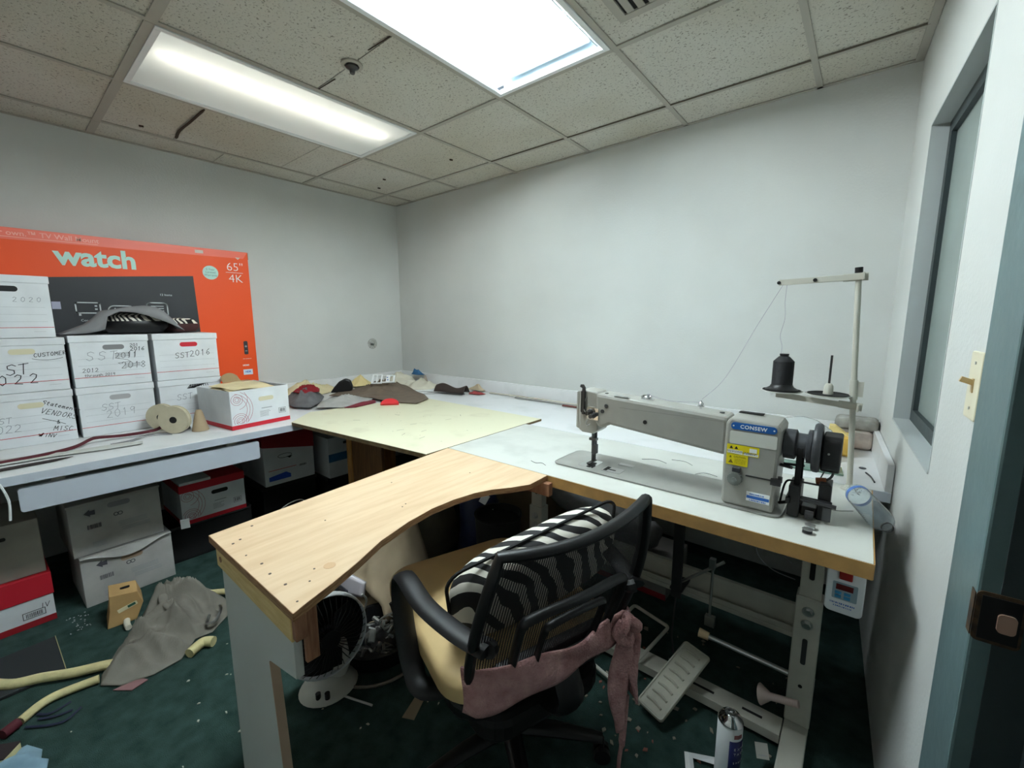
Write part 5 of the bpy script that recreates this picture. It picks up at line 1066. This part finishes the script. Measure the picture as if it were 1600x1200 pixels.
bm = new(); box(bm, -.02, .02, -.003, .003, 0, .06, MT(.79, -2.05, .24, 1.3, .3)); tag(fin('paper_tag', bm, WHITEP), 'small white paper tag hanging beside the stacked grey boxes', 'tag')
# small cardboard box leaning in front of the boxes
t = thing('cardboard_box', 'small brown cardboard box with green label leaning on the grey boxes', 'box', (1.03, -2.37, .002), math.radians(84))
MBx = Matrix.Rotation(.30, 4, 'Y')
bm = new(); prism(bm, [(-.055, 0), (.045, 0), (.075, .075), (.06, .135), (-.035, .15), (-.04, .08)], -.06, .06, Ry); fin('carton_body', bm, CARD, t, bev=.003)
bm = new(); prism(bm, rrect(.07, .018, .003), 0, .0008, MT(.02, -.06, .075, 0, PI/2) @ Matrix.Rotation(.25, 4, 'Z')); fin('label_patch', bm, mat('label_cream', (224, 214, 178), .7), t)
bm = new(); prism(bm, rrect(.028, .012, .002), .0009, .0014, MT(.034, -.06, .079, 0, PI/2) @ Matrix.Rotation(.25, 4, 'Z')); fin('label_print', bm, mat('label_green', (40, 90, 70), .7), t)
bm = new(); prism(bm, rrect(.05, .02, .006), 0, .001, MT(.012, 0.0, .143, 0)); fin('opening', bm, BLACKM, t)
# jacket heap
JK = mat('olive_grey_twill', (126, 122, 112), .9, var=.08, vs=18, bump=.15, bs=300)
JO = [(1.47, -2.50), (1.41, -2.49), (1.27, -2.42), (1.19, -2.34), (1.09, -2.31), (.98, -2.26), (.93, -2.18), (1.0, -2.10), (1.12, -2.04), (1.28, -2.02), (1.40, -2.06), (1.47, -2.14), (1.46, -2.2), (1.55, -2.27), (1.56, -2.36), (1.53, -2.45)]
ux, uy = .45, .89
def jh(x, y, q):
    s = x*uy-y*ux; l = x*ux+y*uy
    e = 1-q**3
    fold = (1-abs(math.sin(s*20+3.2*nz(x, y, 5, 2)+l*2.0)))**1.2; f2 = (1-abs(math.sin(s*38-l*11+4*nz(x, y, 7, 5))))**1.5; f3 = (1-abs(math.sin(s*9+l*30+5*nz(x, y, 6, 9))))**2
    big = .14*math.exp(-(((x-1.13)/.17)**2+((y+2.17)/.13)**2))+.05*math.exp(-(((x-1.36)/.12)**2+((y+2.33)/.14)**2))
    return max(.002, e*(.010+.085*fold*(.5+.9*abs(nz(x, y, 9, 4)))+.035*f2+.02*f3*fold+big*.8+.02*nz(x, y, 14, 3)))
bm = new(); star(bm, JO, jh, 34, c=(1.27, -2.24), seg=9, thick=.004); jk = tag(fin('jacket', bm, JK, smooth=2), 'crumpled olive-grey jacket heaped on the green carpet', 'jacket')
bm = new(); tube(bm, smooth_pts([(1.38, -2.08, .06), (1.43, -2.09, .07), (1.46, -2.12, .05), (1.45, -2.15, .045), (1.41, -2.13, .055)], 5), .006, 7, closed=False); fin('elastic_ring', bm, STEEL, jk)
bm = new(); tube(bm, smooth_pts([(1.15, -2.24, .13), (1.22, -2.25, .10), (1.28, -2.24, .085)], 5), [.018]*6+[.012]*5, 8, sy=.5); fin('collar_fold', bm, JK, jk, smooth=2)
scrap('mauve lining patch showing at the jacket hem', [(1.53, -2.475), (1.585, -2.43), (1.57, -2.38), (1.53, -2.40)], lambda x, y, q: .006*(1-q)+.001, mat('mauve_cloth', (140, 104, 104), .9), z=.0)
# foam strips
def strip(P_, rad, label, m=FOAM, name='foam_strip'):
    bm = new(); tube(bm, smooth_pts(P_, 8), rad, 10); return tag(fin(name, bm, m, smooth=True), label, 'foam strip')
strip([(1.10, -2.80, .022), (1.22, -2.72, .022), (1.27, -2.64, .022), (1.33, -2.56, .022), (1.38, -2.47, .022), (1.42, -2.42, .02)], .018, 'long pale yellow foam strip curving from the left toward the jacket')
strip([(1.47, -2.70, .016), (1.43, -2.65, .017), (1.42, -2.60, .017), (1.44, -2.50, .017)], .015, 'shorter pale yellow foam strip ending in a dark wrapped tip')
strip([(1.50, -2.74, .018), (1.475, -2.705, .018)], .017, 'dark red wrapped tip of the shorter foam strip', mat('maroon_ribbon', (84, 22, 34), .7), 'wrapped_tip')
strip([(1.56, -2.245, .02), (1.53, -2.19, .02), (1.56, -2.16, .02)], .02, 'pale yellow foam end poking out under the jacket beside the end panel')
strip([(1.17, -2.08, .03), (1.22, -2.02, .03), (1.3, -1.95, .03)], .014, 'pale foam bar lying behind the jacket')
strip([(1.06, -2.36, .014), (1.12, -2.37, .014), (1.16, -2.37, .014)], .012, 'white foam stub poking out left of the jacket', CRM)
t = thing('floor_mat', 'black flat board lying on the carpet before the red-lidded box', 'board', (1.12, -2.72, .001), .03)
bm = new(); box(bm, -.14, .15, -.17, .14, 0, .012); fin('panel', bm, mat('charcoal_board', (40, 44, 46), .8), t, bev=.002)
bm = new(); box(bm, -.14, .15, .1405, .1425, 0, .0135); fin('tape_edge', bm, mat('tape_tan', (176, 164, 120), .7), t)
bm = new(); star(bm, [(1.64, -2.80), (1.60, -2.74), (1.60, -2.69), (1.66, -2.66), (1.70, -2.665), (1.72, -2.65), (1.78, -2.66), (1.82, -2.72), (1.8, -2.85)], lambda x, y, q: .003+.04*(1-q**2)*(.5+.5*math.sin(x*60-y*26)), 16, thick=.004); tag(fin('blue_rag', bm, mat('pale_blue_cloth', (140, 172, 190), .9, var=.1, vs=20), smooth=2), 'crumpled pale blue cloth on the carpet at the lower left', 'cloth')
t = thing('foam_wedge', 'yellow-edged dark foam wedge beside the pale blue cloth', 'foam', (1.57, -2.79, .001), .9)
bm = new(); box(bm, -.09, .09, -.03, .03, 0, .03); fin('core', bm, FOAM, t, bev=.003)
bm = new(); box(bm, -.09, .09, -.03, .03, .0305, .034); fin('dark_face', bm, mat('dark_brown_strip', (44, 34, 34), .8), t)
bm = new()
for P_ in ([(1.49, -2.66), (1.52, -2.62), (1.53, -2.58)], [(1.50, -2.69), (1.55, -2.64), (1.57, -2.60), (1.54, -2.56)], [(1.46, -2.66), (1.49, -2.63), (1.48, -2.58)]): tube(bm, smooth_pts([(x, y, .006) for x, y in P_], 5), .005, 6, sy=.5)
tag(fin('ribbon', bm, mat('navy_ribbon', (26, 34, 60), .7)), 'navy ribbon ends beside the shorter foam strip', 'ribbon')

# under the plywood extension -----------------------------------------
t = thing('paper_bag', 'crumpled brown kraft paper bag under the curved plywood edge', 'bag', (1.80, -1.47, 0), .2)
bm = new()
def bagf(a, b):
    x = -.17+.36*a; y = -.06+.20*b; z = .02+.40*(1-abs(2*a-1)**3)*(.35+.65*b); return Vector((x+.02*nz(a, b, 4, 1), y+.03*nz(a, b, 5, 2)-.14*(1-b), z*.9+.02*nz(a, b, 6, 3)))
KB = mat('kraft_paper', (160, 142, 116), .85, var=.1, vs=6, bump=.2, bs=22)
sheet(bm, bagf, 20, 16, .003); fin('front_sheet', bm, KB, t, smooth=2)
bm = new(); star(bm, [(-.10, -.22), (.02, -.30), (.20, -.22), (.24, -.05), (.16, .06), (-.08, .02)], lambda x, y, q: .05*(1-q)+.004+.012*math.sin(x*30), 8); fin('lower_fold', bm, KB, t, smooth=2)
t = thing('canvas_sack', 'sagging taupe canvas sack standing under the plywood leaf', 'sack', (1.64, -1.10, 0))
bm = new(); lathe(bm, [(.12, .003), (.20, .05), (.21, .18), (.18, .30), (.12, .40), (.05, .43)], 26)
for v in bm.verts: v.co += Vector((nz(v.co.y, v.co.z, 7, 3), nz(v.co.x, v.co.z, 7, 5), nz(v.co.x, v.co.y, 7, 6)))*.05*(v.co.z > .02)
for v in bm.verts: v.co.z = max(v.co.z, .002)
fin('sack_body', bm, mat('taupe_canvas', (124, 114, 98), .9, var=.12, vs=6, bump=.15, bs=50), t, smooth=2)
bm = new(); lathe(bm, [(.05, .425), (.07, .45), (.04, .46)], 18); fin('gathered_top', bm, mat('taupe_canvas', (124, 114, 98), .9), t, smooth=2)
t = thing('nylon_bag', 'dark navy nylon bag with two white tags under the plywood leaf', 'bag', (1.98, -.95, 0))
bm = new(); lathe(bm, [(.10, .003), (.14, .06), (.13, .2), (.11, .34), (.06, .44), (.02, .46)], 22)
for v in bm.verts: v.co += Vector((nz(v.co.y, v.co.z, 9, 13), nz(v.co.x, v.co.z, 9, 15), 0))*.04
fin('bag_body', bm, mat('navy_nylon', (22, 34, 74), .5, var=.2, vs=14), t, smooth=2)
for (x, z, a) in ((.12, .43, .5), (.15, .36, .2)):
    bm = new(); box(bm, -.02, .02, -.002, .0, -.028, .028, MT(x, -.10, z, .5) @ Matrix.Rotation(a, 4, 'Y')); fin('paper_tag', bm, WHITEP, t)
t = thing('waste_bin', 'round matt black bin standing between the navy bag and the machine table leg', 'bin', (2.24, -1.10, 0))
bm = new(); lathe(bm, [(.001, .003), (.10, .003), (.115, .40), (.12, .405), (.12, .412), (.110, .412), (.108, .38), (.001, .375)], 30, cap=False); fin('bin_shell', bm, BLACKM, t, smooth=True)
bm = new(); lathe(bm, [(.001, .376), (.10, .376), (.10, .38), (.001, .382)], 20); fin('bin_liner', bm, BLACKM, t)
t = thing('rolled_bag', 'grey printed plastic sack slumped behind the left table leg', 'bag', (2.52, -.62, 0))
bm = new(); tube(bm, smooth_pts([(-.36, .03, .50), (-.26, .0, .44), (-.12, .0, .36), (.02, 0, .32), (.2, .0, .30), (.36, -.0, .31)], 6), [.03]+[.07]*6+[.085]*8+[.095]*10+[.07]*5+[.03], 14)
for v in bm.verts: v.co += Vector((nz(v.co.y, v.co.x, 14, 3), nz(v.co.x, v.co.z, 14, 5), nz(v.co.x, v.co.y, 14, 6)))*.03
fin('sack_film', bm, mat('grey_poly', (140, 138, 136), .5, c2=(104, 104, 108), vs=9, bump=.2, bs=30), t, smooth=2)
bm = new(); box(bm, -.2, -.0, -.10, .10, 0, .20); fin('lower_carton', bm, mat('dark_carton', (72, 64, 52), .9), t)
t = thing('brown_carton', 'dark brown carton behind the machine table under the back counter', 'box', (1.98, -.36, 0))
bm = new(); box(bm, -.25, .25, -.2, .2, 0, .60); fin('carton_body', bm, mat('dark_kraft', (120, 100, 76), .9), t, bev=.003)
bm = new(); box(bm, -.25, .25, -.01, .01, .6005, .603); fin('tape', bm, KRAFT, t)
# desk fan half hidden behind the end panel
t = thing('desk_fan', 'white desk fan with dark grille, half hidden behind the plywood corner block', 'fan', (2.14, -1.955, 0), -.15)
bm = new(); lathe(bm, [(.001, .002), (.085, .002), (.095, .012), (.085, .028), (.05, .05), (.04, .055)], 30, Matrix.Diagonal((1, 1.1, 1, 1))); fin('base', bm, mat('ivory_white', (216, 216, 208), .4), t, smooth=True)
bm = new(); tube(bm, smooth_pts([(.0, .03, .05), (0, .05, .10), (.0, .045, .16)], 5), [.038]*5+[.03]*6, 12); fin('neck', bm, mat('ivory_white', (216, 216, 208), .4), t, smooth=True)
for p in ((.055, -.055), (.075, -.03)):
    bm = new(); cyl(bm, (p[0], p[1], .028), (p[0], p[1], .05), .009, n=14); fin('knob', bm, BLACK, t)
FH = MT(.01, -.0, .225) @ Matrix.Rotation(PI/2-.15, 4, 'Y') @ Matrix.Rotation(.0, 4, 'X')
bm = new(); lathe(bm, [(.145, -.02), (.15, -.005), (.15, .005), (.145, .02)], 40, FH, cap=False); fin('grille_ring', bm, WHITE_METAL, t, smooth=True).modifiers.new('s', 'SOLIDIFY').thickness = .004
bm = new()
for k in range(36):
    a = 2*PI*k/36; tube(bm, [FH @ Vector((.03*math.cos(a), .03*math.sin(a), .05)), FH @ Vector((.10*math.cos(a), .10*math.sin(a), .045)), FH @ Vector((.147*math.cos(a), .147*math.sin(a), .0))], .0016, 4)
lathe(bm, [(.001, .048), (.034, .048), (.034, .054), (.001, .056)], 20, FH); fin('front_grille', bm, BLACK, t)
bm = new()
for k in range(3):
    a = 2*PI*k/3; 
    for i in range(1): prism(bm, [(.02*math.cos(a), .02*math.sin(a)), (.12*math.cos(a-.3), .12*math.sin(a-.3)), (.13*math.cos(a+.3), .13*math.sin(a+.3)), (.08*math.cos(a+.6), .08*math.sin(a+.6))], .012, .016, FH)
lathe(bm, [(.001, -.02), (.03, -.02), (.03, .02), (.001, .022)], 24, FH); fin('blade', bm, BLACK, t)
bm = new(); lathe(bm, [(.001, -.07), (.05, -.068), (.10, -.05), (.142, -.012), (.142, -.009), (.10, -.046), (.05, -.062), (.001, -.064)], 32, FH); fin('rear_housing', bm, BLACKM, t, smooth=True)
bm = new(); tube(bm, smooth_pts([(2.14, -1.80, .30), (2.13, -1.78, .24), (2.10, -1.85, .10), (2.08, -1.93, .02), (2.16, -1.96, .008), (2.34, -1.90, .008)], 8), .004, 6); tag(fin('cable', bm, mat('white_cable', (204, 204, 200), .5)), 'white cable looping between the desk fan and the black tray', 'cable')
# round black tub with bobbins and a tilted cover
t = thing('parts_tub', 'shallow round black tub heaped with metal machine parts', 'tub', (2.10, -1.715, 0))
bm = new(); lathe(bm, [(.001, .002), (.15, .002), (.165, .07), (.172, .075), (.172, .08), (.158, .08), (.145, .012), (.001, .012)], 36, cap=False); fin('tub_shell', bm, BLACK, t, smooth=True)
bm = new()
for k in range(70):
    a = random.uniform(0, 2*PI); q = .12*math.sqrt(random.random()); x, y = q*math.cos(a)+.02, q*math.sin(a); z = .03+.05*random.random()*(1-q/.16)+.02
    d = Vector((random.uniform(-1, 1), random.uniform(-1, 1), random.uniform(-.4, .4))).normalized()*random.uniform(.008, .022)
    cyl(bm, Vector((x, y, z))-d, Vector((x, y, z))+d, random.choice((.003, .006, .009)), n=7)
tag(fin('metal_parts', bm, mat('scrap_metal', (150, 150, 148), .3, .8), t), '', ''); 
mp = bpy.data.objects['metal_parts']; del mp['label']; del mp['category']; mp['kind'] = 'stuff'
bm = new(); tube(bm, smooth_pts([(.05, .0, .10), (.07, -.03, .17), (.12, .02, .20), (.15, .06, .16)], 6), .004, 7); tube(bm, smooth_pts([(.02, -.06, .09), (.04, -.05, .11), (.06, -.07, .09)], 4), .014, 8); fin('white_cord', bm, mat('white_cable', (204, 204, 200), .5), t)
t = thing('outer_hoop', 'thin grey plastic hoop lying around the black tub', 'hoop', (2.115, -1.73, .001))
bm = new(); tube(bm, [(.20*math.cos(2*PI*k/40), .20*math.sin(2*PI*k/40), .008) for k in range(40)], .006, 8, closed=True); fin('ring', bm, mat('hoop_grey', (110, 100, 92), .6), t, smooth=True)
t = thing('visor_cover', 'dark slate tilted plastic cover with silver strip standing in the tub', 'cover', (2.03, -1.775, .088), .4)
bm = new(); sheet(bm, lambda a, b: Vector((-.10+.20*a, .05*math.cos(a*PI)-.03, .0+.16*b*(1-.35*abs(2*a-1)**2))), 16, 10, .006); fin('shell', bm, mat('slate_plastic', (84, 90, 100), .35), t, smooth=2)
bm = new(); sheet(bm, lambda a, b: Vector((-.09+.10*a, -.005-.045*a, .07+.13*b)), 6, 6, .006); fin('hood', bm, mat('ink_blue_plastic', (36, 38, 50), .4), t, smooth=2)
bm = new(); sheet(bm, lambda a, b: Vector((-.02+.05*a, -.045+.0*a, .05+.10*b)), 4, 6, .003); fin('silver_strip', bm, STEEL, t, smooth=2)
bm = new(); sheet(bm, lambda a, b: Vector((-.09+.12*a, .02+.02*b, .13+.09*b*(1-.4*a))), 6, 6, .02); fin('white_pouch', bm, mat('pouch_white', (206, 200, 206), .6), t, smooth=2)
# debris
def bits(label, n, x0, x1, y0, y1, m, smin=.004, smax=.014, name='debris', seed=3):
    rnd = random.Random(seed); bm = new()
    for k in range(n):
        x, y = rnd.uniform(x0, x1), rnd.uniform(y0, y1); s = rnd.uniform(smin, smax); q = rnd.uniform(.3, 1)
        M = MT(x, y, .001, rnd.uniform(0, 3)); prism(bm, [(-s, -s*q*.6), (s*.6, -s*q), (s, s*q*.4), (-s*.2, s*q)], .001, .003+s*.2, M)
    tag(fin(name, bm, m), label, 'debris', kind='stuff')
bits('pale paper and foam crumbs scattered on the green carpet', 60, 1.5, 2.6, -2.75, -1.5, mat('crumb_pale', (196, 196, 180), .9), .002, .007)
bits('pale scraps littering the carpet beneath the sewing table', 90, 2.5, 3.55, -1.5, -.8, mat('crumb_grey', (150, 144, 130), .9), .003, .012, seed=9)
bits('reddish and tan scraps on the carpet by the foot pedal', 26, 2.6, 3.4, -1.5, -1.0, mat('crumb_red', (150, 96, 84), .9), .004, .010, seed=12)
bits('glittering plastic crumbs between the floor stacks of boxes', 30, .84, 1.0, -2.54, -2.47, mat('crumb_white', (170, 174, 176), .4), .0015, .004, seed=15)
scrap('pale torn cardboard strip in front of the black tub', [(2.46, -1.86), (2.50, -1.84), (2.44, -1.72), (2.40, -1.70)], lambda x, y, q: .004, mat('pale_card', (150, 138, 116), .9), name='cardboard_strip', z=.0, cat='cardboard')
scrap('torn yellow foam piece between the tub and the chair base', [(2.45, -1.66), (2.50, -1.64), (2.52, -1.58), (2.47, -1.56), (2.44, -1.60)], lambda x, y, q: .015*(1-q)+.002, FOAM, name='foam_piece', z=.0, cat='foam')
# under the machine ----------------------------------------------------
t = thing('foot_pedal', 'ribbed cream cast-iron treadle pedal tilted under the table', 'pedal', (3.165, -1.20, .09), -.32)
MP = MT(0, 0, 0, 0, .42)
bm = new(); prism(bm, [(p[0], p[1]) for p in rrect(.105, .29, .012)], 0, .008, MP); fin('plate', bm, mat('cream_cast', (190, 188, 172), .5, var=.08, vs=10), t, bev=.002)
bm = new()
for k in range(8): tube(bm, smooth_pts([MP @ Vector((-.032, -.11+.032*k, .009)), MP @ Vector((0, -.108+.032*k, .011)), MP @ Vector((.028, -.113+.032*k, .009))], 4), .0045, 6)
tube(bm, [MP @ Vector((p[0], p[1], .009)) for p in rrect(.098, .28, .01)], .004, 6, closed=True)
fin('tread_rib', bm, mat('cream_cast', (190, 188, 172), .5), t)
t = thing('metal_frame', 'thin pale metal rectangular frame propped beside the foot pedal', 'rack', (2.945, -1.12, .05), -.25)  # plain rectangular metal frame next to the pedal
bm = new(); tube(bm, [MT(0, 0, .03, 0, .25) @ Vector((p[0], p[1], 0)) for p in rrect(.17, .33, .012)], .007, 8, closed=True); fin('rail', bm, BEIGEM, t, smooth=True)
t = thing('knee_lift_rod', 'steel knee-lift rod with a worn yellow rubber tip beneath the table', 'rod', (3.36, -1.18, .30))
bm = new(); cyl(bm, (-.10, 0, .0), (.13, .012, -.015), .008, n=14); fin('rod', bm, STEEL, t, smooth=True)
bm = new(); cyl(bm, (-.13, -.001, .002), (-.098, 0, 0), .015, .013, n=14); fin('rubber_tip', bm, mat('old_rubber', (190, 164, 128), .7), t, smooth=True)
t = thing('plastic_funnel', 'pinkish plastic funnel-ended tube lying by the table leg', 'funnel', (3.42, -1.13, .14))
bm = new(); lathe(bm, [(.032, .0), (.012, .03), (.011, .11)], 22, Matrix.Rotation(1.25, 4, 'Y') @ Matrix.Rotation(.1, 4, 'X')); fin('cone', bm, mat('pink_beige_plastic', (196, 176, 168), .5), t, smooth=True)
t = thing('spray_can', 'white and navy aerosol spray can standing on the floor', 'spray can', (3.378, -1.37, .001))
bm = new(); lathe(bm, [(.001, 0), (.0325, 0), (.0335, .004), (.0335, .205), (.032, .208)], 36); fin('can_body', bm, WHITE_METAL, t, smooth=True)
bm = new()
n = 20; v0 = []; v1 = []
for k in range(n+1):
    a = -1.35+2.3*k/n; v0.append(bm.verts.new((.034*math.cos(a), .034*math.sin(a), .01))); v1.append(bm.verts.new((.034*math.cos(a), .034*math.sin(a), .17)))
for k in range(n): bm.faces.new((v0[k], v0[k+1], v1[k+1], v1[k]))
fin('label', bm, mat('navy_label', (30, 34, 84), .4), t, smooth=True).modifiers.new('s', 'SOLIDIFY').thickness = .0004
bm = new(); lathe(bm, [(.0325, .2085), (.0345, .2105), (.0335, .2145), (.026, .226), (.018, .231), (.017, .234), (.015, .232), (.012, .2305), (.011, .238), (.008, .239), (.007, .234), (.004, .242), (.001, .243)], 30); fin('dome', bm, CHROME, t, smooth=True)
bm = new()
a0_ = -.62
for s, zz, sz in (('EXTRA', .142, .0105), ('TACK', .126, .0105), ('SPRAY', .098, .008)):
    k = 0
    for ch in s:
        a = -.98+.30*k*(sz/.0105); k += 1
        text(bm, ch, sz, Matrix.Rotation(a+PI/2, 4, 'Z') @ MT(0, -.0345, zz) @ FR)
fin('lettering', bm, mat('label_grey', (190, 190, 200), .5), t)
bm = new()
for a in (-.85, -.5): box(bm, -.006, .006, -.0346, -.0338, .180, .192, Matrix.Rotation(a+PI/2, 4, 'Z'))
fin('hazard_print', bm, mat('hazard_red', (150, 90, 90), .6), t)
bm = new(); Pf = [(3.25, -1.40), (3.34, -1.44), (3.30, -1.50), (3.315, -1.62)]
tube(bm, [(3.36, -1.33, .012), (3.27, -1.37, .012), (3.33, -1.52, .012)], .010, 4, sx=1.4, sy=.8); tag(fin('plastic_corner', bm, WHITEP), 'white plastic corner profile lying beside the spray can', 'plastic piece')
t = thing('paper_tag', 'small square white paper tag on the floor right of the spray can', 'tag', (3.45, -1.25, .02), .5)
bm = new(); box(bm, -.018, .018, -.02, .02, 0, .002, MT(0, 0, .03, 0, .9)); fin('card', bm, mat('dim_paper', (170, 168, 160), .8), t)
bm = new()
box(bm, -.012, .012, -.012, -.010, .0021, .0026, MT(0, 0, .03, 0, .9)); fin('print_line', bm, LINE, t)
t = thing('copy_paper_box', 'white and red carton on the floor behind the rear crossbar', 'box', (2.72, -.50, 0), 0)
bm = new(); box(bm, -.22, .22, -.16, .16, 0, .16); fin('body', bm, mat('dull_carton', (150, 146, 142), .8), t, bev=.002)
bm = new(); box(bm, -.2205, .2205, -.1608, -.16, .0, .03); fin('printed_band', bm, DRED, t)

for pre, grp in (('bobbin', 'bobbins beside the machine motor'), ('tape_roll', 'beige tape rolls on the counter'), ('plastic_crate', 'black crates under the counter'), ('ceiling_light', 'recessed ceiling lights'), ('foam_strip', 'pale foam strips on the carpet'), ('fabric_pouch', 'pouches on top of the file boxes'), ('trim_strip', 'strips along the back splash')):
    for o in bpy.data.objects:
        if o.parent is None and o.name.split('.')[0] == pre and 'category' in o and 'group' not in o: o['group'] = grp
